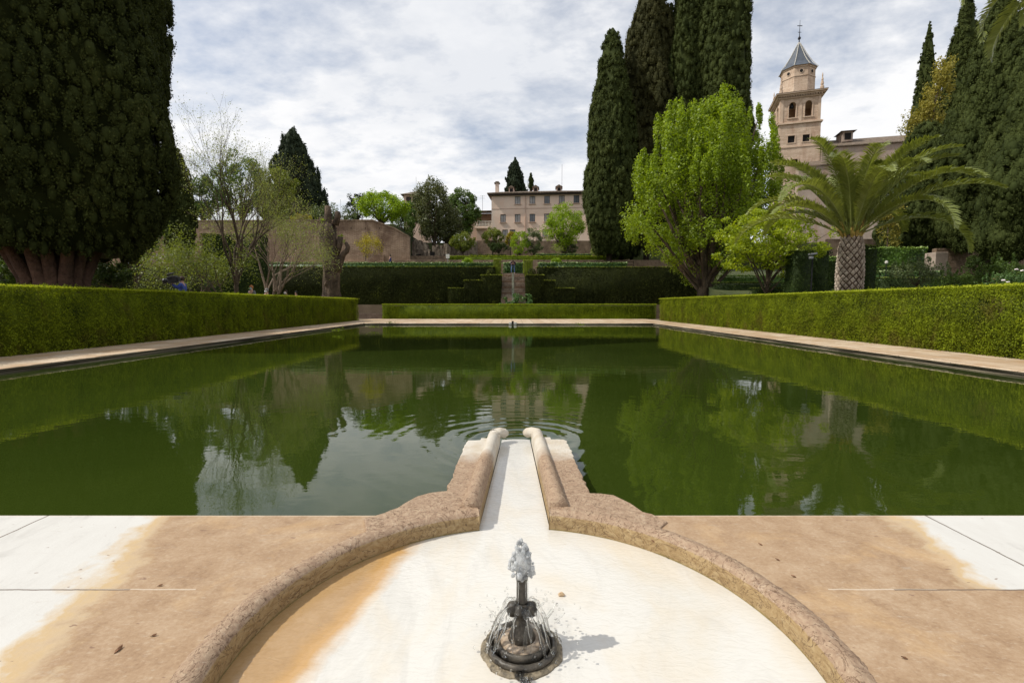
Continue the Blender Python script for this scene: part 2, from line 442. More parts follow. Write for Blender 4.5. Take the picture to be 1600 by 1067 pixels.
# the basin's white marble, stained brown by iron in the water. The stain's shape belongs to the stone.
BCX, BCY, BR = 0.038, 1.80, 1.135
def marble(name, kind):
    m, t = newmat(name); q = NT(t); g = q.pos()
    se = q.n('ShaderNodeSeparateXYZ'); q.l(g, se.inputs[0])
    X, Y, Z = se.outputs
    big = q.noise(g, 1.3, 6, 0.6, 0.3); mid = q.noise(g, 5.5, 7, 0.68, 0.4); fine = q.noise(g, 55, 5, 0.65)
    vein = q.noise(q.pos((1, 0.35, 1)), 3.0, 9, 0.72, 1.4)
    white = q.ramp(vein, [(0.30, (0.45, 0.435, 0.405)), (0.46, (0.56, 0.545, 0.51)), (0.75, (0.60, 0.59, 0.555))])
    brown = q.ramp(q.m('ADD', q.m('MULTIPLY', mid, 0.6), q.m('MULTIPLY', fine, 0.4)),
                   [(0.30, (0.23, 0.14, 0.078)), (0.48, (0.35, 0.235, 0.14)), (0.70, (0.47, 0.35, 0.235))])
    orange = (0.50, 0.34, 0.15)
    if kind == 'terrace':
        # distance of the stain's edge from the axis grows towards the pool
        ax = q.m('ABSOLUTE', q.m('SUBTRACT', X, 0.12))
        edge = q.m('ADD', 1.85, q.m('MULTIPLY', q.m('SUBTRACT', Y, 1.6), 0.36))
        edge = q.m('ADD', edge, q.m('MULTIPLY', q.m('SUBTRACT', big, 0.5), 0.9))
        edge = q.m('ADD', edge, q.m('MULTIPLY', q.m('SUBTRACT', mid, 0.5), 0.28))
        low_right = q.m('MULTIPLY', q.m('GREATER_THAN', X, 0), q.m('LESS_THAN', Y, 2.12))
        edge = q.m('ADD', edge, q.m('MULTIPLY', low_right, 0.42))
        d = q.m('SUBTRACT', edge, ax)                      # >0 stained
        f = q.ramp(q.m('ADD', q.m('MULTIPLY', d, 2.2), 0.5), [(0.38, 0.0), (0.66, 1.0)])
        fo = q.ramp(q.m('ADD', q.m('MULTIPLY', d, 2.2), 0.5), [(0.20, 0.0), (0.46, 0.8), (0.70, 0.0)])
        col = q.mix(f, white, brown)
        col = q.mix(fo, col, orange)
        # worn pale flecks and pock marks
        fl = q.ramp(q.noise(q.pos((1.0, 2.4, 1)), 26, 6, 0.75), [(0.55, 0.0), (0.66, 0.4)])
        col = q.mix(q.m('MULTIPLY', fl, f), col, (0.54, 0.45, 0.35))
        ochre = q.ramp(q.noise(g, 2.3, 5, 0.6, 0.5), [(0.54, 0.0), (0.70, 0.4)])
        col = q.mix(q.m('MULTIPLY', ochre, f), col, (0.58, 0.38, 0.18))
        pit = q.ramp(q.noise(q.pos((1, 2.2, 1)), 11, 3, 0.5), [(0.700, 0.0), (0.725, 0.8)])
        col = q.mix(pit, col, (0.20, 0.12, 0.08))
        grain = q.ramp(q.noise(q.pos((1, 1.8, 1)), 90, 4, 0.8), [(0.54, 0.0), (0.70, 0.25)])
        col = q.mix(q.m('MULTIPLY', grain, f), col, (0.20, 0.12, 0.08))
        scr = q.ramp(q.noise(q.pos((0.5, 3.0, 1)), 7, 7, 0.8, 1.0), [(0.60, 0.0), (0.68, 0.35)])
        col = q.mix(scr, col, (0.40, 0.35, 0.29))
        lip = q.m('GREATER_THAN', q.m('ADD', Y, q.m('MULTIPLY', mid, 0.02)), 2.902)
        col = q.mix(q.m('MULTIPLY', lip, 0.5), col, (0.62, 0.54, 0.42))
        rough = 0.62; hb = q.m('ADD', q.m('MULTIPLY', mid, 0.4), q.m('MULTIPLY', fine, 0.6)); bs = 0.25; bd = 0.008
    elif kind == 'floor':
        u = q.m('ADD', X, q.m('MULTIPLY', q.m('SUBTRACT', Y, 1.69), -0.18))
        u = q.m('ADD', u, q.m('MULTIPLY', q.m('SUBTRACT', big, 0.5), 0.30))
        u = q.m('ADD', u, q.m('MULTIPLY', q.m('SUBTRACT', mid, 0.5), 0.10))
        d = q.m('MULTIPLY', q.m('SUBTRACT', -0.80, u), 3.2)
        f = q.ramp(q.m('ADD', d, 0.5), [(0.42, 0.0), (0.66, 1.0)])
        fo = q.ramp(q.m('ADD', d, 0.5), [(0.25, 0.0), (0.55, 0.85), (0.85, 0.15)])
        cream = q.ramp(q.noise(q.pos((1.4, 0.8, 1)), 1.5, 6, 0.6, 0.6), [(0.46, 0.0), (0.68, 0.55)])
        white2 = q.mix(cream, q.ramp(vein, [(0.30, (0.54, 0.52, 0.475)), (0.5, (0.635, 0.615, 0.565))]), (0.62, 0.53, 0.39))
        col = q.mix(f, white2, q.mix(0.5, brown, (0.40, 0.25, 0.095)))
        col = q.mix(fo, col, (0.50, 0.28, 0.08))
        sp = q.ramp(q.noise(g, 4.2, 5, 0.6), [(0.70, 0.0), (0.76, 0.7)])
        col = q.mix(sp, col, (0.52, 0.36, 0.17))
        rough = 0.16
        rip = q.noise(q.pos((1.0, 1.9, 1)), 12, 4, 0.55, 1.6)
        hb = q.m('ADD', rip, q.m('MULTIPLY', fine, 0.08)); bs = 0.12; bd = 0.008
    elif kind == 'rim':
        wav = q.noise(q.pos((1, 1, 2.0)), 9, 8, 0.72, 2.2)
        br2 = q.ramp(q.m('ADD', q.m('MULTIPLY', wav, .6), q.m('MULTIPLY', fine, .4)),
                     [(0.28, (0.17, 0.10, 0.065)), (0.48, (0.34, 0.235, 0.155)), (0.60, (0.42, 0.31, 0.21)), (0.75, (0.62, 0.50, 0.37))])
        och = q.ramp(wav, [(0.30, (0.20, 0.125, 0.055)), (0.5, (0.34, 0.235, 0.115)), (0.70, (0.44, 0.33, 0.18))])
        inside = q.ramp(Z, [(0.0, 1.0), (0.001, 0.0)])
        zi = q.m('LESS_THAN', Z, -0.012)
        col = q.mix(zi, br2, och)
        crack = q.ramp(q.noise(q.pos((1, 1, 1.3)), 6.5, 4, 0.6, 2.5), [(0.480, 0.0), (0.5, 0.9), (0.520, 0.0)])
        col = q.mix(crack, col, (0.10, 0.055, 0.03))
        flk = q.ramp(q.noise(q.pos((1, 1, 1)), 32, 7, 0.8, 1.0), [(0.58, 0.0), (0.66, 0.45)])
        col = q.mix(q.m('MULTIPLY', flk, q.m('GREATER_THAN', Z, -0.01)), col, (0.62, 0.52, 0.41))
        far = q.ramp(q.m('MULTIPLY', q.m('ADD', Y, q.m('MULTIPLY', mid, 0.25)), 0.2), [(0.80, 0.0), (0.855, 0.95)])
        col = q.mix(far, col, q.ramp(mid, [(0.35, (0.50, 0.43, 0.33)), (0.6, (0.60, 0.56, 0.49))]))
        green = q.ramp(Z, [(0.0, 0.0), (1.0, 0.0)])
        gl = q.m('LESS_THAN', q.m('ADD', Z, q.m('MULTIPLY', mid, 0.03)), -0.078)
        col = q.mix(q.m('MULTIPLY', gl, 0.6), col, (0.20, 0.16, 0.05))
        rough = 0.7; hb = q.m('ADD', q.m('MULTIPLY', wav, 0.8), q.m('MULTIPLY', fine, 0.6)); bs = 0.8; bd = 0.012
    p = q.pbr(col, rough, q.bump(hb, bs, bd), spec=0.5 if kind == 'floor' else 0.3)
    if kind == 'floor':
        p.inputs['Coat Weight'].default_value = 0.6
        p.inputs['Coat Roughness'].default_value = 0.04
        p.inputs['Coat IOR'].default_value = 1.33
        q.l(q.bump(rip, 0.6, 0.02), p.inputs['Coat Normal'])
    q.out(p.outputs[0])
    return m
marble_terrace = marble('stained_marble_paving', 'terrace')
marble_floor = marble('wet_marble_floor', 'floor')
marble_rim = marble('weathered_basin_stone', 'rim')

def watermat():
    m, t = newmat('green_pool_water'); q = NT(t); g = q.pos()
    a = q.noise(q.pos((1, 1, 1)), 0.25, 4)
    col = q.ramp(a, [(0.3, (0.020, 0.033, 0.004)), (0.7, (0.031, 0.047, 0.006))])
    # rings spreading from where the channel runs in, dying out with distance
    vm = q.n('ShaderNodeVectorMath', operation='SUBTRACT'); q.l(g, vm.inputs[0]); vm.inputs[1].default_value = (0.06, 5.0, -0.12)
    ln = q.n('ShaderNodeVectorMath', operation='LENGTH'); q.l(vm.outputs[0], ln.inputs[0]); d = ln.outputs['Value']
    wob = q.m('MULTIPLY', q.noise(g, 1.2, 3), 0.25)
    ring = q.m('SINE', q.m('MULTIPLY', q.m('ADD', d, wob), 34.0))
    ring2 = q.m('SINE', q.m('MULTIPLY', q.m('ADD', d, q.m('MULTIPLY', wob, 2.0)), 19.0))
    fall = q.m('POWER', q.m('DIVIDE', 1.0, q.m('ADD', 1.0, q.m('MULTIPLY', d, 0.8))), 3.4)
    h1 = q.m('MULTIPLY', q.m('ADD', ring, ring2), q.m('MULTIPLY', fall, 0.0030))
    f1 = q.noise(q.pos((1, 1.6, 1)), 2.6, 4, 0.5); f2 = q.noise(q.pos((1, 1, 1)), 0.5, 2)
    h = q.m('ADD', h1, q.m('ADD', q.m('MULTIPLY', f1, 0.0016), q.m('MULTIPLY', f2, 0.002)))
    b = q.n('ShaderNodeBump'); b.inputs['Strength'].default_value = 1.0; b.inputs['Distance'].default_value = 1.0
    q.l(h, b.inputs['Height'])
    p = q.pbr(col, 0.015, b.outputs[0], spec=0.5)
    p.inputs['IOR'].default_value = 1.42
    q.out(p.outputs[0]); return m
water_m = watermat()
def clearwater():
    m, t = newmat('clear_water'); q = NT(t)
    g = q.n('ShaderNodeBsdfGlass'); g.inputs['IOR'].default_value = 1.33; g.inputs['Roughness'].default_value = 0.0
    g.inputs['Color'].default_value = (0.97, 0.98, 0.98, 1)
    tr_ = q.n('ShaderNodeBsdfTransparent')
    mx = q.n('ShaderNodeMixShader'); mx.inputs[0].default_value = 0.45
    q.l(g.outputs[0], mx.inputs[1]); q.l(tr_.outputs[0], mx.inputs[2]); q.out(mx.outputs[0]); return m
clear_m = clearwater()
def foam():
    m, t = newmat('aerated_water'); q = NT(t)
    n_ = q.noise(q.pos(), 130, 4, 0.7)
    bp = q.bump(n_, 1.0, 0.006)
    g = q.n('ShaderNodeBsdfGlass'); g.inputs['IOR'].default_value = 1.33; g.inputs['Roughness'].default_value = 0.02
    q.l(bp, g.inputs['Normal'])
    tb = q.n('ShaderNodeBsdfTranslucent'); tb.inputs[0].default_value = (0.85, 0.87, 0.88, 1)
    d = q.n('ShaderNodeBsdfDiffuse'); d.inputs[0].default_value = (0.8, 0.82, 0.83, 1); q.l(bp, d.inputs['Normal'])
    a = q.n('ShaderNodeMixShader'); a.inputs[0].default_value = 0.5; q.l(tb.outputs[0], a.inputs[1]); q.l(d.outputs[0], a.inputs[2])
    tr_ = q.n('ShaderNodeBsdfTransparent')
    b = q.n('ShaderNodeMixShader'); b.inputs[0].default_value = 0.55; q.l(g.outputs[0], b.inputs[1]); q.l(tr_.outputs[0], b.inputs[2])
    c = q.n('ShaderNodeMixShader'); q.l(q.ramp(q.noise(q.pos(), 60, 4), [(0.36, 0.35), (0.58, 0.95)]), c.inputs[0]); q.l(b.outputs[0], c.inputs[1]); q.l(a.outputs[0], c.inputs[2])
    q.out(c.outputs[0]); return m
foam_m = foam()

# ------------------------------------------------------------------ foliage
def unit(rng, n):
    d = rng.normal(size=(n, 3)); return d / np.linalg.norm(d, axis=1, keepdims=True)
def leaves(P, N, Ln, Wd, rng, up=None, upw=0.0, bend=0.12):
    n = len(P)
    N = N / np.maximum(np.linalg.norm(N, axis=1, keepdims=True), 1e-9)
    u = rng.normal(size=(n, 3))
    if up is not None: u = u * (1 - upw) + np.asarray(up) * upw * 1.6
    u = u - (u * N).sum(1, keepdims=True) * N
    u /= np.maximum(np.linalg.norm(u, axis=1, keepdims=True), 1e-9)
    v = np.cross(N, u)
    s = rng.uniform(0.65, 1.25, (n, 1))
    Ln = (Ln * s) / 2; Wd = (Wd * s) / 2
    mid = N * Ln * bend
    Q = np.stack([P - u * Ln, P + v * Wd + mid, P + u * Ln, P - v * Wd + mid], 1).reshape(-1, 3)
    return Q
def leafobj(name, Q, mat, parent=None, rng=None, extra=None, origin=None):
    """extra: (V,F4) quads added as the dark inner body of the foliage"""
    n = len(Q) // 4
    F = np.arange(n * 4).reshape(-1, 4)
    r = rng.uniform(0, 1, n)
    V = Q
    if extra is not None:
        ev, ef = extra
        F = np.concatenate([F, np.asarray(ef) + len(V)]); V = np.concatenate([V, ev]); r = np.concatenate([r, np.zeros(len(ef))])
    return mk(name, V, F, mat, parent, rnd=r, origin=origin)

def wob(P, a, f, seed=0):
    """smooth pseudo-noise of world position, about -1..1"""
    p = P * f + seed * 7.13
    return a * (np.sin(p[:, 0] * 1.7 + np.sin(p[:, 1] * 1.3 + 1.0)) * np.cos(p[:, 1] * 1.1 + np.sin(p[:, 2] * 1.9)) +
                0.6 * np.sin(p[:, 2] * 2.3 + p[:, 0] * 1.9 + 2.0) * np.cos(p[:, 1] * 2.7 - p[:, 0])) / 1.6

def hedge_faces(x0, x1, y0, y1, z0, z1, rng, dens, faces, rough, seed):
    P = []; N = []
    spec = {'-x': ((x0, x0), (y0, y1), (z0, z1), (-1, 0, 0)), '+x': ((x1, x1), (y0, y1), (z0, z1), (1, 0, 0)),
            '-y': ((x0, x1), (y0, y0), (z0, z1), (0, -1, 0)), '+y': ((x0, x1), (y1, y1), (z0, z1), (0, 1, 0)),
            '+z': ((x0, x1), (y0, y1), (z1, z1), (0, 0, 1))}
    for k, w in faces.items():
        xs, ys, zs, nn = spec[k]
        dims = sorted([xs[1] - xs[0], ys[1] - ys[0], zs[1] - zs[0]])
        n = int(dims[1] * dims[2] * dens * w)
        if n < 1: continue
        p = np.stack([rng.uniform(*xs, n) if xs[1] > xs[0] else np.full(n, xs[0]),
                      rng.uniform(*ys, n) if ys[1] > ys[0] else np.full(n, ys[0]),
                      rng.uniform(*zs, n) if zs[1] > zs[0] else np.full(n, zs[0])], 1)
        nv = np.tile(np.array(nn, float), (n, 1))
        g = 0.6 * wob(p, 1.0, 1.3, seed) + 0.8 * wob(p, 1.0, 6.0, seed + 3) + 0.9 * wob(p, 1.0, 15.0, seed + 5) + 0.5 * wob(p, 1.0, 31.0, seed + 7)
        keep = g > -1.0 + rng.normal(0, .18, n)
        p = p[keep]; nv = nv[keep]; g = g[keep]; n = len(p)
        off = rough * (0.85 * g + rng.uniform(-1.0, 0.25, n))
        # hollows near the foot
        p = p + nv * off[:, None]
        jit = rng.normal(size=(n, 3)) * 0.55
        P.append(p); N.append(nv + jit)
    return np.concatenate(P), np.concatenate(N)

def hedge(name, boxes, mat, leaf, dens, faces, label, cat, group=None, rough=0.04, seed=1, parent=None, inset=0.13, taper=0):
    rng = np.random.default_rng(seed)
    Ps = []; Ns = []; cv = []; cf = []
    for b in boxes:
        P, N = hedge_faces(*b, rng, dens, faces, rough, seed)
        Ps.append(P); Ns.append(N)
        x0, x1, y0, y1, z0, z1 = b
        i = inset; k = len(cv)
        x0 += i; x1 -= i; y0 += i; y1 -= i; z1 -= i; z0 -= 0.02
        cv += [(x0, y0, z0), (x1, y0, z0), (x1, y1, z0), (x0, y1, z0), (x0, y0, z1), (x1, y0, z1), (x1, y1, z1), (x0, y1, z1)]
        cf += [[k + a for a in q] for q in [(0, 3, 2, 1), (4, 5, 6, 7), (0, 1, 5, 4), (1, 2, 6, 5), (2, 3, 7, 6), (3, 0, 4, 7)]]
    P = np.concatenate(Ps); N = np.concatenate(Ns)
    Q = leaves(P, N, leaf, leaf * 0.6, rng, bend=0.3)
    # (slightly wavy outline)
    hz = np.array([b[5] for b in boxes]).max(); fr_ = np.clip((Q[:, 2] - hz + .8) / .8, 0, 1)
    Q[:, 2] += fr_ * wob(Q * np.array([1, 1, 0]), 0.035, .55, seed)
    # tips above the clipped top edges, coloured paler to paint a sunlit rim
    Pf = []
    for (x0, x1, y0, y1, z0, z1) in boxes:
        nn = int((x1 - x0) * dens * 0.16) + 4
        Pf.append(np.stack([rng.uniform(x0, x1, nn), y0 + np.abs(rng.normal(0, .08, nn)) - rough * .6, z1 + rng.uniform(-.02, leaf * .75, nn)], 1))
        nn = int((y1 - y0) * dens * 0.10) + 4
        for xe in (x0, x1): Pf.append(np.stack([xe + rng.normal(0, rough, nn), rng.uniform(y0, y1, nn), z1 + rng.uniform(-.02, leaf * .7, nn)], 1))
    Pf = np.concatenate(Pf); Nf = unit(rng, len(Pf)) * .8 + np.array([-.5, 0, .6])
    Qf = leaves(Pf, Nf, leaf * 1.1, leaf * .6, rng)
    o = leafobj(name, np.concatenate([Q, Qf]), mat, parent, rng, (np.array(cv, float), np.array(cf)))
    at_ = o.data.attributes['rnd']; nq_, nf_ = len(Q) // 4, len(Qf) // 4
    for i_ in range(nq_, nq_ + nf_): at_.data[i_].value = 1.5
    if parent is None: tag(o, label, cat, group)
    return o

def ball_leaves(C, Rd, n, rng, squash=1.0, jit=0.5, shell=0.78, cull=None, up=0.0):
    """leaves on k clumps; C (k,3), Rd (k,) or (k,3), n leaves per clump"""
    C = np.asarray(C, float); k = len(C)
    Rd = np.asarray(Rd, float)
    if Rd.ndim == 1: Rd = np.repeat(Rd[:, None], 3, 1)
    D = unit(rng, k * n)
    Cc = np.repeat(C, n, 0); Rc = np.repeat(Rd, n, 0)
    P = Cc + D * Rc * rng.uniform(shell, 1.08, (k * n, 1))
    N = D / Rc; N /= np.linalg.norm(N, axis=1, keepdims=True)
    N = N + rng.normal(size=N.shape) * jit
    N[:, 2] += up
    if cull is not None:
        out = Cc - np.asarray(cull); out[:, 2] *= 0.5
        out /= np.maximum(np.linalg.norm(out, axis=1, keepdims=True), 1e-6)
        keep = (D * out).sum(1) > -0.45
        P = P[keep]; N = N[keep]
    return P, N

def _cubesphere():
    bm = bmesh.new(); bmesh.ops.create_cube(bm, size=2.0)
    bmesh.ops.subdivide_edges(bm, edges=bm.edges[:], cuts=1, use_grid_fill=True)
    v = np.array([tuple(x.co.normalized()) for x in bm.verts]); bm.verts.index_update()
    f = np.array([[x.index for x in q_.verts] for q_ in bm.faces]); bm.free(); return v, f
CSV, CSF = _cubesphere()
def lumps(C, Rd, rng):
    k = len(C)
    V = C[:, None, :] + CSV[None] * Rd[:, None, :] * rng.uniform(.86, 1.06, (k, len(CSV), 1))
    F = CSF[None] + (np.arange(k) * len(CSV))[:, None, None]
    return V.reshape(-1, 3), F.reshape(-1, 4)
def cypress(base, H, Rm, z0, label, group='tall Italian cypresses', mat='cypress', seed=1, leaf=0.16, tw=0.35, prof=None, nclump=520, nleaf=70, name='cypress_tree', half=None, cl=0.105, flute=0.10):
    """columnar cypress: base on the ground, crown from z0 up to H above base"""
    rng = np.random.default_rng(seed)
    t0 = empty(name, base, label, 'tree', group)
    bx, by, bz = base
    if prof is None:
        prof = lambda t: np.minimum(1, (t / 0.16 + 0.32)) * np.clip((1 - t), 0, 1) ** 0.52 * 1.08
    ph0 = rng.uniform(0, 6.28, 4)
    def rad(phi, t):
        w = 1 + flute * 0.7 * np.sin(phi * 9 + 11 * t + ph0[3]) * np.sin(t * 31 + ph0[0]) + flute * np.sin(phi * 5 + ph0[0] + 2.5 * t) + flute * 0.8 * np.sin(phi * 3 + ph0[1] - 5 * t) + flute * 0.9 * np.sin(t * 17 + ph0[2] + phi * 2)
        return Rm * prof(t) * w
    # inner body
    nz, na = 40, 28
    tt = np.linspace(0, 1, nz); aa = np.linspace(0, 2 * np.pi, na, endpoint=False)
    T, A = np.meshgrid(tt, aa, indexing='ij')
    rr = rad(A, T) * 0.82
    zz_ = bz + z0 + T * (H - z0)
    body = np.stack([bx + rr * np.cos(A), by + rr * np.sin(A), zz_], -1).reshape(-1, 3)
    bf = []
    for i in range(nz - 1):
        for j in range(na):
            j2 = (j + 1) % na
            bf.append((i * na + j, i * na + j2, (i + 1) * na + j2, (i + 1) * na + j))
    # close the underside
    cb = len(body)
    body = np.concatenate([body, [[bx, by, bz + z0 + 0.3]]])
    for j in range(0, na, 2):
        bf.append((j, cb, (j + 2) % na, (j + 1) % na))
    n = nclump
    # clumps distributed by lateral area
    tg = np.linspace(0, 1, 400); wgt = prof(tg) + 0.05; cdf = np.cumsum(wgt); cdf /= cdf[-1]
    t = np.interp(rng.uniform(0, 1, n), cdf, tg)
    phi = rng.uniform(0, 2 * np.pi, n) if half is None else rng.uniform(half[0], half[1], n)
    r = rad(phi, t)
    C = np.stack([bx + r * 0.94 * np.cos(phi), by + r * 0.94 * np.sin(phi), bz + z0 + t * (H - z0)], 1)
    rc = Rm * cl * rng.uniform(0.45, 1.5, n) * (0.45 + 0.55 * prof(t))
    Rd = np.stack([rc * 0.85, rc * 0.85, rc * rng.uniform(1.2, 2.0, n)], 1)
    P, N = ball_leaves(C, Rd, nleaf, rng, jit=0.6, shell=0.66, cull=(bx, by, bz + (H + z0) / 2))
    Q = leaves(P, N, leaf, leaf * 0.55, rng, up=(0, 0, 1), upw=0.55, bend=0.25)
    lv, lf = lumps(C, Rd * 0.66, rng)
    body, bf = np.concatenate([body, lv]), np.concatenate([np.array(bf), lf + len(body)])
    leafobj('crown', Q, L[mat], t0, rng, (body, bf))
    # trunk: fluted, several stems grown together
    b = MB()
    if tw > .8:      # many stems grown together, splaying out under the crown
        for k in range(13):
            a = k * 0.483 + rng.uniform(-.12, .12); o = tw * rng.uniform(.75, 1.0); c_, s_ = math.cos(a), math.sin(a)
            b.tube([(bx + c_ * o * 1.15, by + s_ * o * 1.15, bz - .3), (bx + c_ * o * .85, by + s_ * o * .85, bz + 1.0), (bx + c_ * o * .95, by + s_ * o * .95, bz + 2.2), (bx + c_ * o * 1.5, by + s_ * o * 1.5, bz + 3.3), (bx + c_ * o * 2.4, by + s_ * o * 2.4, bz + 4.8)],
                   [.30, .24, .21, .17, .09], 8)
        b.tube([(bx, by, bz - .3), (bx, by, bz + 4)], [.8, .5], 12)
    for k in range(5):
        a = k * 1.256 + rng.uniform(0, 1)
        if tw > .8: break
        o = tw * 0.45
        b.tube([(bx + math.cos(a) * o * 1.25, by + math.sin(a) * o * 1.25, bz - 0.3), (bx + math.cos(a) * o, by + math.sin(a) * o, bz + z0 * 0.4 + 0.1),
                (bx + math.cos(a) * o * 1.5, by + math.sin(a) * o * 1.5, bz + z0 + 0.5), (bx + math.cos(a) * min(Rm * 0.4, o * 2.2), by + math.sin(a) * min(Rm * 0.4, o * 2.2), bz + z0 + 1.6)],
               [tw * 0.62, tw * 0.5, tw * 0.42, tw * 0.25], 8)
    b.build('trunk', L['bark_red' if tw > .8 else 'bark_dark'], t0, smooth=True)
    return t0

def limb(b, p0, p1, r0, r1, rng, sag=0.12, n=6, sides=6):
    p0 = Vector(p0); p1 = Vector(p1); d = (p1 - p0).length
    off = Vector((rng.uniform(-1, 1), rng.uniform(-1, 1), rng.uniform(-0.2, 1))) * d * sag
    pts = []
    for i in range(n):
        t = i / (n - 1)
        pts.append(p0.lerp(p1, t) + off * (4 * t * (1 - t)) * 0.7 + Vector((rng.uniform(-1, 1), rng.uniform(-1, 1), rng.uniform(-1, 1))) * d * 0.015)
    b.tube(pts, [r0 + (r1 - r0) * (i / (n - 1)) for i in range(n)], sides, cap=False)
    return pts

def tree(name, base, top, rx, ry, crown_z0, mat, label, group=None, seed=1, leaf=0.15, nclump=60, nleaf=120, rc=0.2, trunk_r=0.2,
         bark='bark', shoots=0, fill=0.0, lean=(0, 0), fork=0.35, jit=0.8, cat='tree', squash=1.0, boxy=1.0, inner=0.35, nlimb=26, aspect=0.6, sub=0, cone=0.0, wva=0.16):
    """crown: ellipsoid rx,ry, from crown_z0 to top (absolute z), base = trunk foot; lean = crown centre offset"""
    rng = np.random.default_rng(seed)
    bx, by, bz = base
    t0 = empty(name, base, label, cat, group)
    cz = (top + crown_z0) / 2; rz = (top - crown_z0) / 2
    cen = np.array([bx + lean[0], by + lean[1], cz])
    D = unit(rng, nclump)
    rr = rng.uniform(inner, 1, nclump) ** 0.5
    E = np.array([rx, ry, rz])
    rcl = rc * (rx + ry + rz) / 3 * rng.uniform(0.6, 1.3, nclump)
    C = cen + D * rr[:, None] * (E - rcl.mean() * 0.8)
    if cone: C[:, :2] = cen[:2] + (C[:, :2] - cen[:2]) * (1 - cone * (C[:, 2] - cz) / rz)[:, None]
    wv = 1 + wva * np.sin(D[:, 0] * 5 + seed) * np.cos(D[:, 2] * 4 + seed * 2)
    C = cen + (C - cen) * wv[:, None]
    Rd = np.stack([rcl, rcl, rcl * squash], 1)
    if shoots:
        k = shoots
        Ds = unit(rng, k); Ds[:, 2] = np.abs(Ds[:, 2]) * 0.9 + 0.05; Ds /= np.linalg.norm(Ds, axis=1, keepdims=True)
        Cs = cen + Ds * E * rng.uniform(0.86, 1.04, (k, 1))
        if cone: Cs[:, :2] = cen[:2] + (Cs[:, :2] - cen[:2]) * (1 - cone * (Cs[:, 2] - cz) / rz)[:, None]
        r1 = rc * (rx + ry + rz) / 3 * rng.uniform(0.22, 0.42, k)
        C = np.concatenate([C, Cs]); Rd = np.concatenate([Rd, np.stack([r1, r1, r1 * 4.2], 1)])
    P, N = ball_leaves(C, Rd, nleaf, rng, jit=jit, shell=0.55, cull=cen, up=0.35)
    Q = leaves(P, N, leaf, leaf * aspect, rng, bend=0.2)
    leafobj('crown', Q, L[mat], t0, rng)
    b = MB()
    fz = bz + (crown_z0 - bz) + rz * fork
    ft = Vector((bx + lean[0] * 0.6, by + lean[1] * 0.6, fz))
    tp = limb(b, (bx, by, bz - 0.2), ft, trunk_r * 1.15, trunk_r * 0.6, rng, 0.03, 7, 10)
    idx = rng.choice(len(C), min(nlimb, len(C)), replace=False)
    for i in idx:
        st = tp[rng.integers(3, 7)] if fork > 0 else tp[-1]
        limb(b, st, C[i], trunk_r * rng.uniform(0.22, 0.42), trunk_r * 0.05, rng, 0.12, 5, 5)
    b.build('trunk', L[bark], t0, smooth=True)
    return t0

# ================================================================== THE SETTING
PX0, PX1, PY0, PY1 = -10.45, 9.97, 2.90, 34.2
WZ = -0.12
# ground sheet with the pool's opening
def ground_sheet():
    xs = [-1500, -12.6, 12.1, 1500]; ys = [-1500, -5.0, 34.9, 2500]
    V = [(x, y, -0.03) for y in ys for x in xs]; F = []
    for j in range(3):
        for i in range(3):
            if i == 1 and j == 1: continue
            a = j * 4 + i; F.append((a, a + 1, a + 5, a + 4))
    o = mk('ground', V, F, earth, origin=(0, 0, 0)); tag(o, kind='structure')
ground_sheet()
o = MB().add([(PX0 - .3, PY0 - .3, WZ), (PX1 + .3, PY0 - .3, WZ), (PX1 + .3, PY1 + .3, WZ), (PX0 - .3, PY1 + .3, WZ)], [(0, 1, 2, 3)]).build('pool_water', water_m)
tag(o, kind='structure')

def coping(name, x0, x1, y0, y1, edge, seed):
    """paving strip whose pool edge is worn; edge names the side that meets the water"""
    rng = np.random.default_rng(seed)
    b = MB()
    along_y = edge in '+x-x'
    a0, a1 = (y0, y1) if along_y else (x0, x1)
    n = int((a1 - a0) / 0.12)
    s = np.linspace(a0, a1, n)
    e = np.cumsum(rng.normal(0, 0.010, n)); e -= np.linspace(e[0], e[-1], n); e = np.clip(e, -0.05, 0.05) + rng.normal(0, 0.004, n)
    rows = [(0.0, 0.0, 0), (1.0, 0.0, -0.016), (1.0, 0.0, 0.0), (1.0, -0.010, 0.012), (1.0, -0.055, 0.012), (1.0, -0.062, -0.022), (1.0, -0.3, -0.022)]
    V = []; F = []
    for i in range(n):
        for (k, z, off) in rows:
            if k == 0: q = {'+x': x0, '-x': x1, '+y': y0, '-y': y1}[edge]
            else:
                q = {'+x': x1, '-x': x0, '+y': y1, '-y': y0}[edge]
                sg = 1 if edge[0] == '+' else -1
                q += sg * (off + (e[i] if z > -0.055 else e[i] * 0.3))
            zz2 = z + (rng.normal(0, 0.0025) if k == 1 and z == 0 else 0)
            V.append((q, s[i], zz2) if along_y else (s[i], q, zz2))
    m = len(rows)
    for i in range(n - 1):
        for j in range(m - 1):
            F.append((i * m + j, i * m + j + 1, (i + 1) * m + j + 1, (i + 1) * m + j))
    o = mk(name, V, F, coping_m, origin=((x0 + x1) / 2, (y0 + y1) / 2, 0)); tag(o, kind='structure')
coping('pavement', -12.75, PX0, 2.88, 34.3, '+x', 1)
coping('pavement', PX1, 12.25, 2.88, 34.3, '-x', 2)
coping('pavement', -12.75, 12.25, PY1, 44.2, '-y', 3)
tag(MB().box(-12.7, -12.62, 34, 35, -0.4, -0.05).build('pavement', coping_m), kind='structure')

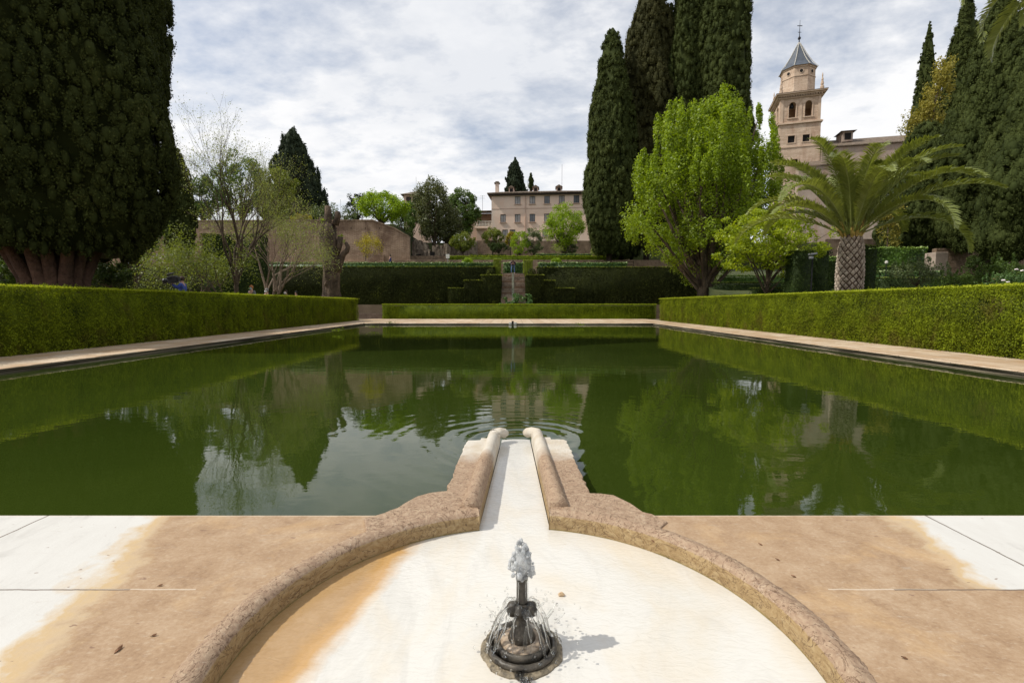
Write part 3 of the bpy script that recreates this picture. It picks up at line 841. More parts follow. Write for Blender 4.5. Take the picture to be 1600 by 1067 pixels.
# ---- the stained marble terrace round the basin
def terrace():
    r = BR + 0.09
    x0, x1, y0, y1 = -12.6, 12.1, -4.9, PY0
    angs = sorted([math.radians(a) for a in list(np.arange(112, 430, 2.0))] + [math.atan2(y0 - BCY, x0 - BCX) + 2 * math.pi, math.atan2(y0 - BCY, x1 - BCX) + 2 * math.pi,
                                                      math.atan2(y1 - BCY, x0 - BCX), math.atan2(y1 - BCY, x1 - BCX) + 2 * math.pi])
    V = []; F = []
    for a in angs:
        c, s_ = math.cos(a), math.sin(a)
        V.append((BCX + r * c, BCY + r * s_, 0.0))
        k = 1e9
        if c > 1e-6: k = min(k, (x1 - BCX) / c)
        if c < -1e-6: k = min(k, (x0 - BCX) / c)
        if s_ > 1e-6: k = min(k, (y1 - BCY) / s_)
        if s_ < -1e-6: k = min(k, (y0 - BCY) / s_)
        k = max(k, r + 0.002)
        V.append((BCX + k * c, BCY + k * s_, 0.0))
    n = len(angs)
    for i in range(n - 1):
        a = 2 * i; F.append((a, a + 1, a + 3, a + 2))
    b = len(V)
    # face towards the pool
    for (xa, xb) in ((x0, -0.45), (0.52, x1)):
        k = len(V)
        V += [(xa, y1 + .001, 0.0), (xb, y1 + .001, 0.0), (xb, y1 + .001, -0.5), (xa, y1 + .001, -0.5)]
        F.append((k, k + 1, k + 2, k + 3))
    return mk('terrace', V, F, marble_terrace, origin=(0, 0, 0))
tt = terrace(); tag(tt, kind='structure')
# joints between the paving slabs (part of the terrace pattern)
m = marble_terrace; q = NT(m.node_tree)
pr = [n for n in m.node_tree.nodes if n.type == 'BSDF_PRINCIPLED'][0]
src = pr.inputs['Base Color'].links[0].from_socket
se = q.n('ShaderNodeSeparateXYZ'); g_ = q.pos(); q.l(g_, se.inputs[0])
wobn = q.m('MULTIPLY', q.m('SUBTRACT', q.noise(g_, 9, 4), 0.5), 0.014)
def joint(coord, v, w, lo=None):
    d = q.m('ABSOLUTE', q.m('SUBTRACT', q.m('ADD', coord, wobn), v))
    j = q.m('LESS_THAN', d, w)
    if lo is not None:
        j = q.m('MULTIPLY', j, q.m('GREATER_THAN', q.m('ABSOLUTE', se.outputs[0]), lo))
    return j
js = joint(se.outputs[0], -2.87, 0.006)
js = q.m('MAXIMUM', js, joint(se.outputs[0], 2.56, 0.006))
js = q.m('MAXIMUM', js, q.m('MULTIPLY', joint(se.outputs[1], 2.12, 0.0045), q.m('GREATER_THAN', q.m('ABSOLUTE', se.outputs[0]), 1.75)))
pale = q.m('MULTIPLY', joint(se.outputs[1], 2.123, 0.004), q.m('MULTIPLY', q.m('LESS_THAN', q.m('ABSOLUTE', se.outputs[0]), 1.95), q.m('GREATER_THAN', q.m('ABSOLUTE', se.outputs[0]), 1.45)))
c2 = q.mix(q.m('MULTIPLY', pale, 0.5), src, (0.66, 0.60, 0.50))
c2 = q.mix(q.m('MULTIPLY', js, 0.85), c2, (0.13, 0.10, 0.075))
q.l(c2, pr.inputs['Base Color'])

# ---- raised garden levels behind the pool
def level(name, x0, x1, y0, y1, z0, z1, mat):
    tag(MB().box(x0, x1, y0, y1, z0, z1).build(name, mat), kind='structure')
T2, T3, T4 = 4.55, 6.7, 11.2
level('terrain', -60, 19.5, 47.0, 52, -0.5, 1.30, earth)
level('path', -59, 19, 46.2, 46.95, -0.4, 0.45, stonemat('step_stone', (0.10, 0.07, 0.05), (0.22, 0.16, 0.12)))
level('terrain', -60, 19.6, 51.2, 60, 1.0, T2, lawn)
level('terrain', -14.4, 140, 60, 78, 1.0, T3, lawn)
level('terrain', -300, -14.5, 60.6, 400, 1.0, T4, lawn)
level('terrain', -14.4, 300, 78.4, 400, 1.0, T4 - .02, lawn)
# sloping garden on the right
V = []; F = []
ts_ = np.linspace(0, 1, 24); ys = np.linspace(17, 60.2, 24)
for y in ys:
    xa_ = max(13.6, 0.405 * y)
    V.append((xa_, y, -0.5))
    for t_ in ts_:
        x = xa_ + (140 - xa_) * t_ ** 1.5
        V.append((x, y, max(-0.06, 0.4 + (y - 18) * 0.125) + 0.08 * math.sin(x * 1.3) * math.sin(y * 1.1)))
for j in range(23):
    for i in range(24):
        a = j * 25 + i; F.append((a, a + 1, a + 26, a + 25))
tag(mk('terrain', V, F, lawn, origin=(60, 38, 0)), kind='structure')
def zr(y): return 0.4 + (y - 18) * 0.125

# ================================================================== BASIN, CHANNEL AND JET
basin = empty('fountain_basin', (BCX, BCY, -0.1), 'round white marble fountain basin with rust stained rim and channel running into the pool', 'fountain basin')
def arcpts(r, a0, a1, n):
    return [(BCX + r * math.cos(a), BCY + r * math.sin(a)) for a in np.linspace(a0, a1, n)]
GA0 = R(90 + 12.2); GA1 = R(360 + 90 - 9.7)
poly = arcpts(BR + 0.03, GA0, GA1, 140) + [(0.235, 2.96), (0.185, 4.93), (0.12, 4.96), (0.0, 4.955), (-0.105, 4.93), (-0.205, 2.96)]
MB().prism(poly, -0.20, -0.10).build('basin_floor', marble_floor, basin)
# rim
prof = [(0.0, -0.13), (0.0, -0.075), (0.0, -0.035), (0.006, -0.012), (0.022, 0.006), (0.05, 0.016), (0.078, 0.013), (0.10, 0.004), (0.125, -0.006), (0.15, -0.03)]
rng = np.random.default_rng(5)
na = 520; V = []; F = []
A = np.linspace(GA0, GA1, na)
nz1 = np.convolve(rng.normal(0, 1, na + 8), np.ones(9) / 9, 'valid') * 0.010
nz2 = np.convolve(rng.normal(0, 1, na + 30), np.ones(31) / 31, 'valid') * 0.030
for i, a in enumerate(A):
    for j, (dr, z) in enumerate(prof):
        k = 0 if j < 2 else 1
        rj = rng.normal(0, 0.0016) * k
        top = 1.0 if 2 <= j <= 7 else 0.3
        rr = BR + dr + (nz1[i] + nz2[i]) * 0.35 * top * (0.6 if j < 4 else 1) + rj
        V.append((BCX + rr * math.cos(a), BCY + rr * math.sin(a), z + (nz1[i] * 0.45 + rng.normal(0, 0.0013)) * (1 if 2 <= j <= 7 else 0)))
m_ = len(prof)
for i in range(na - 1):
    for j in range(m_ - 1):
        F.append((i * m_ + j, i * m_ + j + 1, (i + 1) * m_ + j + 1, (i + 1) * m_ + j))
F.append(tuple(range(m_))); F.append(tuple(range((na - 1) * m_, na * m_))[::-1])
mk('rim', V, F, marble_rim, basin, smooth=True)
# apron slabs that stand out over the water, and the channel's sides
def apron(outer, inner_arc, z1, name):
    b = MB(); b.prism(outer + inner_arc, -0.105, z1)
    o = b.build(name, marble_rim, basin, bevel=0.008); return o
def wig(pts, seed, amp=0.010, step=0.05):
    rg = np.random.default_rng(seed); out = []
    for (p, q_) in zip(pts[:-1], pts[1:]):
        d = math.hypot(q_[0] - p[0], q_[1] - p[1]); n = max(1, int(d / step))
        for i in range(n):
            t = i / n; out.append((p[0] + (q_[0] - p[0]) * t + rg.normal(0, amp * .5), p[1] + (q_[1] - p[1]) * t + rg.normal(0, amp * .5)))
    out.append(pts[-1]); return out
ol = [(-0.90, 2.84), (-0.80, 2.91), (-0.73, 2.99), (-0.70, 3.06), (-0.64, 3.17), (-0.57, 3.235), (-0.50, 3.26), (-0.455, 3.27), (-0.45, 3.6), (-0.445, 4.05), (-0.43, 4.46), (-0.41, 4.52), (-0.30, 4.53), (-0.30, 4.60), (-0.15, 4.62)]
il = [(-0.128, 4.62), (-0.215, 2.97)] + arcpts(BR + 0.06, R(103), R(136), 12)
apron(wig(ol, 1), il, 0.014, 'apron_slab')
orr = [(0.93, 2.80), (0.90, 2.86), (0.82, 2.93), (0.79, 3.02), (0.745, 3.12), (0.69, 3.20), (0.60, 3.235), (0.535, 3.24), (0.53, 3.6), (0.525, 4.1), (0.52, 4.50), (0.49, 4.56), (0.38, 4.57), (0.38, 4.63), (0.24, 4.65)]
ir = [(0.205, 4.65), (0.245, 2.99)] + arcpts(BR + 0.06, R(79.5), R(48), 12)
apron((wig(orr, 2) + ir)[::-1], [], 0.012, 'apron_slab')
def rail(sx, name):
    b = MB()
    if sx < 0:
        p0 = Vector((-0.268, 2.99, 0.0)); p1 = Vector((-0.182, 4.70, 0.0)); inn0 = Vector((-0.205, 2.945, 0)); inn1 = Vector((-0.118, 4.78, 0)); e = Vector((-0.075, 4.84, -0.005))
    else:
        p0 = Vector((0.298, 3.0, 0.0)); p1 = Vector((0.252, 4.72, 0.0)); inn0 = Vector((0.238, 2.95, 0)); inn1 = Vector((0.196, 4.80, 0)); e = Vector((0.152, 4.86, -0.005))
    pts = []; rad = []
    rg = random.Random(3)
    for i in range(30):
        t = i / 29; pts.append(p0.lerp(p1, t) + Vector((0, 0, 0.006 + 0.004 * rg.random()))); rad.append(0.062 - 0.010 * t + rg.uniform(-.001, .001))
    mid = p1 + Vector((0, 0.05, 0.012)); pts += [mid, (mid * 0.45 + e * 0.55) + Vector((0, 0.02, 0.006)), e, e + (e - mid).normalized() * 0.03]
    rad += [0.052, 0.050, 0.048, 0.030]
    b.tube(pts, rad, 20)
    o = b.build(name, marble_rim, basin, smooth=True)
    w = MB(); s_ = -1 if sx < 0 else 1
    poly = [(inn0.x, inn0.y), (inn1.x, inn1.y), (inn1.x + s_ * 0.07, inn1.y), (inn0.x + s_ * 0.09, inn0.y)]
    if s_ > 0: poly = poly[::-1]
    w.prism(poly, -0.099, 0.006).build('channel_wall', marble_rim, basin, bevel=0.005)
rail(-1, 'rail'); rail(1, 'rail')

# the jet
FX, FY = 0.04, 1.872
bronze_m = stonemat('limy_dark_bronze', (0.02, 0.018, 0.015), (0.11, 0.095, 0.075), 22, 0.25, 0.6, 0.004, 120)
scum = stonemat('lime_crust', (0.06, 0.05, 0.035), (0.34, 0.28, 0.19), 30, 0.45, 1.0, 0.006, 90)
stonec = stonemat('marble_cup', (0.16, 0.10, 0.06), (0.52, 0.42, 0.31), 18, 0.25, 0.5, 0.005, 80)
jet = empty('fountain_nozzle', (FX, FY, -0.10), 'dark bronze water nozzle on a crusted round base in the middle of the basin', 'fountain nozzle')
jit = lambda a, z: 1 + 0.018 * math.sin(a * 7 + z * 20) + 0.012 * math.sin(a * 13 + 1) + 0.008 * math.sin(a * 29)
b = MB(); b.lathe([(0.168, -0.102), (0.166, -0.095), (0.155, -0.090), (0.12, -0.089)], (FX, FY), 64, jitter=jit); b.build('base_plate', scum, jet)
b = MB(); b.lathe([(0.142, -0.092), (0.144, -0.078), (0.139, -0.069), (0.129, -0.067), (0.122, -0.072), (0.119, -0.088)], (FX, FY), 64, jitter=lambda a, z: 1 + .006 * math.sin(a * 17)); b.build('outer_ring', bronze_m, jet, smooth=True)
b = MB(); b.lathe([(0.112, -0.092), (0.114, -0.062), (0.110, -0.052), (0.101, -0.049), (0.094, -0.054), (0.085, -0.068)], (FX, FY), 64, jitter=lambda a, z: 1 + .008 * math.sin(a * 11)); b.build('inner_ring', bronze_m, jet, smooth=True)
b = MB(); b.lathe([(0.090, -0.085), (0.086, -0.060), (0.070, -0.048), (0.045, -0.046), (0.03, -0.05)], (FX, FY), 48, jitter=jit); b.build('cup', stonec, jet, smooth=True)
b = MB(); b.lathe([(0.058, -0.05), (0.046, -0.020), (0.034, 0.008), (0.030, 0.030), (0.028, 0.05), (0.040, 0.058), (0.044, 0.075), (0.036, 0.092), (0.026, 0.100)], (FX, FY), 28); b.build('stem', bronze_m, jet, smooth=True)
for sx in (-1, 1):
    b = MB(); cxx = FX + sx * 0.038
    b.lathe([(0.006, 0.045), (0.018, 0.050), (0.025, 0.068), (0.026, 0.082), (0.018, 0.098), (0.006, 0.104)], (cxx, FY - 0.004), 16); b.build('side_outlet', bronze_m, jet, smooth=True)
b = MB(); b.lathe([(0.024, 0.095), (0.0225, 0.11), (0.022, 0.19), (0.0245, 0.198), (0.0245, 0.212), (0.018, 0.214)], (FX, FY), 24); b.build('pipe', bronze_m, jet, smooth=True)

def blob(b, c, r, rg, n=1, sub=2, rough=0.25):
    bm = bmesh.new(); bmesh.ops.create_icosphere(bm, subdivisions=sub, radius=1.0)
    s1, s2, s3 = rg.uniform(0, 6), rg.uniform(0, 6), rg.uniform(0, 6)
    v = []
    for p in bm.verts:
        co = p.co
        k = 1 + rough * (math.sin(co.x * 4 + s1) * math.sin(co.y * 4 + s2) + 0.6 * math.sin(co.z * 6 + s3) * math.cos(co.x * 5))
        v.append((c[0] + co.x * r[0] * k, c[1] + co.y * r[1] * k, c[2] + co.z * r[2] * k))
    f = [tuple(x.index for x in fc.verts) for fc in bm.faces]
    bm.free(); b.add(v, f)
rg = random.Random(11)
wat = empty('water_jet', (FX, FY, -0.09), 'clear water bubbling from the nozzle and splashing down round its base', 'water jet')
b = MB()
blob(b, (FX, FY, 0.268), (0.038, 0.038, 0.060), rg, sub=4, rough=0.16)
for k in range(110):
    a = rg.uniform(0, 6.28); t = rg.random(); z = 0.205 + t * 0.14; r = 0.050 * (1 - abs(t - 0.35)) * rg.uniform(0.6, 1.15)
    s_ = rg.uniform(0.003, 0.010)
    blob(b, (FX + r * math.cos(a), FY + r * math.sin(a), z), (s_, s_, s_ * rg.uniform(0.9, 1.5)), rg, sub=2)
b.build('bubbling_head', foam_m, wat, smooth=True)
b = MB()
for k in range(20):          # water running off and falling in ropes
    a = rg.uniform(0, 6.28); r0 = 0.03; r1 = rg.uniform(0.07, 0.155); z0 = rg.uniform(0.07, 0.11); pts = []; rad = []
    for i in range(12):
        t = i / 11; r = r0 + (r1 - r0) * t
        pts.append((FX + r * math.cos(a + 0.15 * math.sin(5 * t + k)), FY + r * math.sin(a + 0.15 * math.sin(5 * t + k)), z0 + 0.02 * math.sin(math.pi * t) - (z0 + 0.07) * t * t))
        rad.append(rg.choice((0.002, 0.004, 0.006, 0.008)) * rg.uniform(.7, 1.2))
    b.tube(pts, rad, 7)
for k in range(5):
    a = rg.uniform(0, 6.28); pts = []; rad = []
    for i in range(12):
        t = i / 11; pts.append((FX + 0.026 * math.cos(a), FY + 0.026 * math.sin(a), 0.215 - 0.125 * t)); rad.append(rg.uniform(0.0012, 0.0035))
    b.tube(pts, rad, 7)
b.build('falling_strands', clear_m, wat, smooth=True)
b = MB()
for k in range(170):
    a = rg.uniform(0, 6.28); r = abs(rg.gauss(0.10, 0.05)) + 0.02; z = rg.uniform(-0.09, 0.11) if r < 0.17 else rg.uniform(-0.08, 0.07)
    s_ = rg.uniform(0.0016, 0.0062)
    blob(b, (FX + r * math.cos(a), FY + r * math.sin(a), z), (s_, s_, s_ * rg.uniform(0.8, 2.0)), rg, sub=1, rough=0.15)
for (dx, dz, l) in ((0.10, 0.05, 0.07), (0.085, 0.03, 0.05), (-0.10, 0.05, 0.05), (0.13, 0.03, 0.04), (-0.085, 0.01, 0.03), (0.06, 0.09, 0.03)):
    pts = [(FX + dx + i * 0.006 * (1 if dx > 0 else -1), FY - 0.02, dz + l * i / 8 + rg.uniform(-.003, .003)) for i in range(8)]
    b.tube(pts, [0.008 * (1 - i / 9) * rg.uniform(.5, 1.2) for i in range(8)], 6)
for k in range(26):
    a = rg.uniform(0, 6.28); r = rg.uniform(.10, .15); s_ = rg.uniform(.006, .014)
    blob(b, (FX + r * math.cos(a), FY + r * math.sin(a), rg.uniform(-.085, -.04)), (s_, s_, s_ * rg.uniform(.5, 1.3)), rg, sub=2, rough=.35)
for k in range(9):
    t = k / 8
    blob(b, (FX + rg.uniform(-.05, .03) * t, FY - .13 - .05 * t, -.088), (.012, .014, .010), rg, sub=2, rough=.4)
dr = b.build('splash_drops', clear_m, wat, smooth=True); dr['kind'] = 'stuff'
b = MB(); blob(b, (0.238, 2.235, -0.094), (0.016, 0.012, 0.010), rg, sub=2, rough=0.3)
tag(b.build('pebble', stonemat('pebble_stone', (0.30, 0.2, 0.1), (0.6, 0.45, 0.3), 30)), 'small tan pebble lying on the wet white basin floor right of the jet', 'pebble')
leafm = plain('dry_leaf', (0.16, 0.08, 0.04), 0.8, var=0.4, scale=40)
dl = [(185, 1014, 'on brown paving near the left edge, the largest one'), (240, 992, 'on the brown paving just above a larger leaf'), (250, 914, 'beside the paving joint left of the basin'),
      (1020, 845, 'on the brown paving behind the right rim'), (1240, 900, 'on the brown paving right of the rim, below another'), (1215, 874, 'on the brown paving right of the rim, above another'), (1413, 1027, 'on the brown paving at lower right'),
      (1188, 850, 'on the brown paving close behind the right rim')]
for i, (px, py, txt) in enumerate(dl):
    x, y = gr(px, py, 0.004); a = rg.uniform(0, 3.14); l = 0.012 if i else 0.020; w = l * 0.4
    ca, sa = math.cos(a), math.sin(a)
    P_ = [(-l, 0, 0.002), (-l * .3, w, 0.004), (l * .5, w * .8, 0.008), (l, 0, 0.010), (l * .4, -w, 0.003), (-l * .4, -w * .7, 0.007), (0, 0, 0.009)]
    Vv = [(x + p[0] * ca - p[1] * sa, y + p[0] * sa + p[1] * ca, p[2]) for p in P_] + [(x + p[0] * ca - p[1] * sa, y + p[0] * sa + p[1] * ca, p[2] - 0.0015) for p in P_]
    Ff = [(k, (k + 1) % 6, 6) for k in range(6)] + [((k + 1) % 6 + 7, k + 7, 13) for k in range(6)] + [(k, k + 7, (k + 1) % 6 + 7, (k + 1) % 6) for k in range(6)]
    tag(mk('fallen_leaf', Vv, Ff, leafm), 'curled brown dry leaf ' + txt, 'leaf', 'dry leaves on the paving')

# ================================================================== CLIPPED HEDGES
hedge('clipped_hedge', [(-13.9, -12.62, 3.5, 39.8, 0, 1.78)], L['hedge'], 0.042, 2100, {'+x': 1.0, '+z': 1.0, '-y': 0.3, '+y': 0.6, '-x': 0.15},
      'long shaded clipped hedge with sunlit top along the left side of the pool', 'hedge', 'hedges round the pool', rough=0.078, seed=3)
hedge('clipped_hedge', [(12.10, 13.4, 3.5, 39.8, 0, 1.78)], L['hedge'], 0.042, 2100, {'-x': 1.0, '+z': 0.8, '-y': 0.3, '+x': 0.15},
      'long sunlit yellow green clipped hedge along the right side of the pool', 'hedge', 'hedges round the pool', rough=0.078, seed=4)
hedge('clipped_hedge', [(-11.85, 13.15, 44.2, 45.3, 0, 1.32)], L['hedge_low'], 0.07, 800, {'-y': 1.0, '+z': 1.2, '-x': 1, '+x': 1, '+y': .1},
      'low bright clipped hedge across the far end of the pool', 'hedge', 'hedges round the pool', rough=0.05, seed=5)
hedge('tall_hedge', [(-42, -1.75, 50.0, 51.1, 1.3, 5.16)], L['hedge_shaded'], 0.12, 230, {'-y': 1, '+z': 1.5, '+x': 1},
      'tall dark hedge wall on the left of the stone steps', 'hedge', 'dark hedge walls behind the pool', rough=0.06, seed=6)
hedge('tall_hedge', [(2.6, 19.4, 50.0, 51.1, 1.3, 5.12)], L['hedge_shaded'], 0.12, 230, {'-y': 1, '+z': 1.5, '-x': 1, '+x': 1},
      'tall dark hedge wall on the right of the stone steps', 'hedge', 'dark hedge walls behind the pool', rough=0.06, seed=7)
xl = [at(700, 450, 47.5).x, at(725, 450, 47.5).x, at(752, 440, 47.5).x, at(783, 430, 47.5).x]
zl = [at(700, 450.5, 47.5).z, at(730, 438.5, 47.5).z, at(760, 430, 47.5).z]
hedge('stepped_hedge', [(xl[0], xl[1], 47.5, 49.8, 1.3, zl[0]), (xl[1], xl[2], 47.48, 49.8, 1.3, zl[1]), (xl[2], xl[3], 47.46, 49.8, 1.3, zl[2])], L['hedge_shaded'], 0.11, 300,
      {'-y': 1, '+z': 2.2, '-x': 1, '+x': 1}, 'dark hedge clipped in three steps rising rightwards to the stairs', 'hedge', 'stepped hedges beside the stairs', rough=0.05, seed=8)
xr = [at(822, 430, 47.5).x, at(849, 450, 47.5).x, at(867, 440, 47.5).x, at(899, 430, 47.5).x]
hedge('stepped_hedge', [(xr[0], xr[1], 47.46, 49.8, 1.3, zl[2]), (xr[1], xr[2], 47.48, 49.8, 1.3, zl[1]), (xr[2], xr[3], 47.5, 49.8, 1.3, zl[0])], L['hedge_shaded'], 0.11, 300,
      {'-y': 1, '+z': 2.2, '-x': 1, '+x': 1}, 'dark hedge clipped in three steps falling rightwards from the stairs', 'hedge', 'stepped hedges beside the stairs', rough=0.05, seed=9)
rng = np.random.default_rng(21)
for px, lab in ((766, 'left'), (831, 'right')):
    c = at(px, 426, 48.6)
    P, N = ball_leaves([(c.x, c.y, c.z)], [0.40], 900, rng, jit=0.4, shell=0.9)
    bb = MB(); blob(bb, (c.x, c.y, c.z), (0.36, 0.36, 0.36), random.Random(1), sub=2, rough=0.02)
    Q = leaves(P, N, 0.09, 0.06, rng)
    tag(leafobj('topiary_ball', Q, L['hedge_shaded'], None, rng, None), 'small round clipped bush on top of the %s stepped hedge' % lab, 'topiary', 'topiary balls by the stairs')
for (pa, pb, ya, yb, lab) in ((771.5, 782.5, 405.5, 431, 'left'), (818, 832, 407, 432, 'right')):
    a_ = at(pa, ya, 51.0); b_ = at(pb, yb, 51.0)
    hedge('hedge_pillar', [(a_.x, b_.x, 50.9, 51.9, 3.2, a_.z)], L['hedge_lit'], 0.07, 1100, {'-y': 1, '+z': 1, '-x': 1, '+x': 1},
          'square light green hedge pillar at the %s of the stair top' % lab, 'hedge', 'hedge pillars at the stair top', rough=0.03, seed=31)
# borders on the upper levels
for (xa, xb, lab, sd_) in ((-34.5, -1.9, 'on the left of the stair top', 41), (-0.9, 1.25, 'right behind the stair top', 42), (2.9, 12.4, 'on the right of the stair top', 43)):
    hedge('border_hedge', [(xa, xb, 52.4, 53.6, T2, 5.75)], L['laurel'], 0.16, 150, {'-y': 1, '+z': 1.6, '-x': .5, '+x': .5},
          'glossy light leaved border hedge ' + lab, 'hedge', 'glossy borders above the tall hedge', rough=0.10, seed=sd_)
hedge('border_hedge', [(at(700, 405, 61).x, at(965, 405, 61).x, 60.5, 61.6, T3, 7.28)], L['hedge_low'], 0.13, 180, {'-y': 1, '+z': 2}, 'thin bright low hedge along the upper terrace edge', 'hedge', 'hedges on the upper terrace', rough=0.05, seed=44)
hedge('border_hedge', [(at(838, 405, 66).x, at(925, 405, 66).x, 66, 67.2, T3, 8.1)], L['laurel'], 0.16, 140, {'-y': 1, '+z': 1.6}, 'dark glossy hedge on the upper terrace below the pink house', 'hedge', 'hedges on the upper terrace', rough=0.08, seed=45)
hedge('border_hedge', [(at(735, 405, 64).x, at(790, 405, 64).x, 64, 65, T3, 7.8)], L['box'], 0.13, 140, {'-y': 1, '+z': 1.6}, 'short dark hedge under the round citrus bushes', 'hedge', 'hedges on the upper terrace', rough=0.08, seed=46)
# retaining walls
def wallbox(name, x0, x1, y0, y1, z0, z1, mat, lab, cat='wall', bev=0.02, group=None):
    return tag(MB().box(x0, x1, y0, y1, z0, z1).build(name, mat, bevel=bev), lab, cat, group)
wallbox('retaining_wall', -14.4, 22, 59.7, 60.0, T2, T3 + 0.05, rubble_red, 'low brown retaining wall behind the glossy border hedge')
wallbox('retaining_wall', -8.6, 19, 77.9, 78.35, T3, 11.45, rubble_red, 'tall rough brown retaining wall below the pink house')
wallbox('retaining_wall', 40, 95, 62, 62.5, T3 - 3, 9.6, brick, 'brown brick wall under the church at right')
# long brick wall at left with sloping end
def brick_wall():
    t = empty('brick_wall', (-30, 60.3, T2), 'long old brick wall with sloping right end above the dark hedge', 'wall')
    yb, yf = 60.6, 60.0
    pr_ = [(-62, T2), (at(640, 400, 60).x, T2), (at(640, 400, 60).x, at(640, 371, 60).z), (at(617, 360, 60).x, at(617, 358, 60).z), (at(583, 345, 60).x, at(583, 345.5, 60).z), (-62, at(300, 347, 60).z)]
    V = [(x, yf, z) for x, z in pr_] + [(x, yb, z) for x, z in pr_]; n = len(pr_)
    F = [tuple(range(n)), tuple(range(n, 2 * n))[::-1]] + [(i, i + n, (i + 1) % n + n, (i + 1) % n) for i in range(n)]
    mk('wall', V, F, brick, t)
    b = MB()
    for i, (a, c) in enumerate(zip(pr_[2:-1], pr_[3:])):
        (xa, za), (xb, zb) = a, c
        b.add([(xa, yf - .12, za), (xb, yf - .12, zb), (xb, yb + .1, zb), (xa, yb + .1, za), (xa, yf - .12, za + .16), (xb, yf - .12, zb + .16), (xb, yb + .1, zb + .16), (xa, yb + .1, za + .16)],
              [(0, 1, 2, 3), (7, 6, 5, 4), (4, 5, 1, 0), (5, 6, 2, 1), (6, 7, 3, 2), (7, 4, 0, 3)])
    b.build('wall_cap', rubble_red, t)
    b = MB()
    for k, (z, d) in enumerate(((5.6, 0.9), (6.4, 0.6), (7.2, 0.3))):
        b.box(-61, at(600, 400, 59).x - k * .1, yf - d, yf - .004, T2, z + 0.2)
    b.build('stepped_plinth', brick, t)
    b = MB()
    for k in range(26):
        x = -60 + k * 1.75
        b.box(x, x + .12, yf - .012, yf + .02, 10.55, 10.67)
    b.build('putlog_hole', void, t)['kind'] = 'stuff'
brick_wall()
# rail fence in front of the wall at far left
def rail_fence(x0, x1, y, z, label, n=10):
    t = empty('rail_fence', ((x0 + x1) / 2, y, z), label, 'fence')
    for k in range(n):
        x = x0 + (x1 - x0) * k / (n - 1)
        MB().box(x - .03, x + .03, y - .03, y + .03, z - .2, z + 1.0).build('post', steel, t)
    for zz3 in (0.35, 0.65, 0.95):
        MB().tube([(x0, y, z + zz3), (x1, y, z + zz3)], 0.014, 5).build('wire', steel, t)
rail_fence(at(200, 400, 57).x, at(290, 400, 57).x, 57, 6.2, 'thin wire fence in front of the brick wall at far left', 7)
# ruins
rng = np.random.default_rng(77)
def ruin(px0, px1, ya, Y, label, holes=0, seed=0):
    rg2 = random.Random(seed)
    a_ = at(px0, ya, Y); b_ = at(px1, ya, Y)
    n = 14; top = []
    for i in range(n + 1):
        x = a_.x + (b_.x - a_.x) * i / n
        top.append((x, a_.z + rg2.uniform(-0.7, 0.35)))
    t = empty('ruined_wall', ((a_.x + b_.x) / 2, Y, T3 - .3), label, 'ruin', 'stone ruins left of the citrus trees')
    b = MB()
    for i in range(n):
        x0, z0 = top[i]; x1 = top[i + 1][0]; d = rg2.uniform(-0.3, 0.3)
        b.box(x0, x1 + .02, Y + d, Y + 1.4 + d * .5, T3 - .3, z0 + rg2.uniform(-.2, .2))
        for k in range(3):
            zc = rg2.uniform(T3, z0 - .5); b.box(x0 + rg2.uniform(0, .3), x1 - rg2.uniform(0, .3), Y + d - .12, Y + d + .3, zc, zc + rg2.uniform(.25, .5))
    b.build('wall', rubble, t, bevel=0.08)
    for k in range(holes):
        x = a_.x + (b_.x - a_.x) * (k + .6) / holes; z = T3 + rg2.uniform(.5, 1.6)
        MB().box(x, x + .6, Y - .45, Y + .3, z, z + .9).build('opening', void, t)
ruin(619, 668, 377, 71, 'grey brown ruined masonry with dark openings beside the brick wall', 4, 5)
ruin(660, 702, 384, 69, 'lower stretch of ruined masonry with a small doorway left of the round citrus tree', 2, 6)
ruin(690, 745, 377, 76.2, 'broken reddish masonry behind the round citrus tree', 1, 8)
wallbox('low_wall', at(600, 400, 62).x + .0, at(705, 400, 62).x, 62.2, 62.6, T3 - .1, 7.5, rubble_red, 'low stone wall in front of the ruins')

# ---- stairs
st = empty('stone_staircase', (0.15, 48.5, 1.0), 'steep old brick staircase with a narrow water channel down its middle', 'stairs')
xs0, xs1 = at(783.5, 440, 49).x, at(820.5, 440, 49).x
n = 20; y0s, y1s, z0s, z1s = 45.9, 51.2, 0.5, T2 + .02
for k in range(n):
    ya = y0s + (y1s - y0s) * k / n; za = z0s + (z1s - z0s) * (k + 1) / n
    b = MB(); b.box(xs0, xs1, ya, y1s + .02 * k, za - (z1s - z0s) / n - .0, za - .05); b.box(xs0 - .01, xs1 + .01, ya - .05, ya + (y1s - y0s) / n + .02, za - .05, za)
    b.build('step', rubble if k % 3 else brick, st)
prof_c = []
for k in range(n):
    ya = y0s + (y1s - y0s) * k / n; za = z0s + (z1s - z0s) * (k + 1) / n
    prof_c += [(ya - .07, za + .05 - (z1s - z0s) / n * (1 if k else 2)), (ya - .07, za + .05)]
prof_c += [(y1s, z1s + .05), (y1s, z1s - .6), (y0s + .1, z0s - .4)]
nn = len(prof_c)
b = MB(); b.add([(-.02, y, z) for y, z in prof_c] + [(.22, y, z) for y, z in prof_c], [tuple(range(nn)), tuple(range(nn, 2 * nn))[::-1]] + [(i, i + nn, (i + 1) % nn + nn, (i + 1) % nn) for i in range(nn)])
b.build('water_channel', stonemat('mossy_channel', (0.10, 0.10, 0.06), (0.42, 0.42, 0.34), 4), st)
tree('leafy_plant', (0.9, 46.6, 0.45), 2.45, 1.25, 0.6, 0.8, 'laurel', 'glossy leaved plant with pale leaves at the foot of the stone steps', 'plants at the foot of the steps', 61, leaf=0.22, nclump=14, nleaf=60, rc=0.3, trunk_r=0.05, cat='plant', nlimb=6, fork=0)
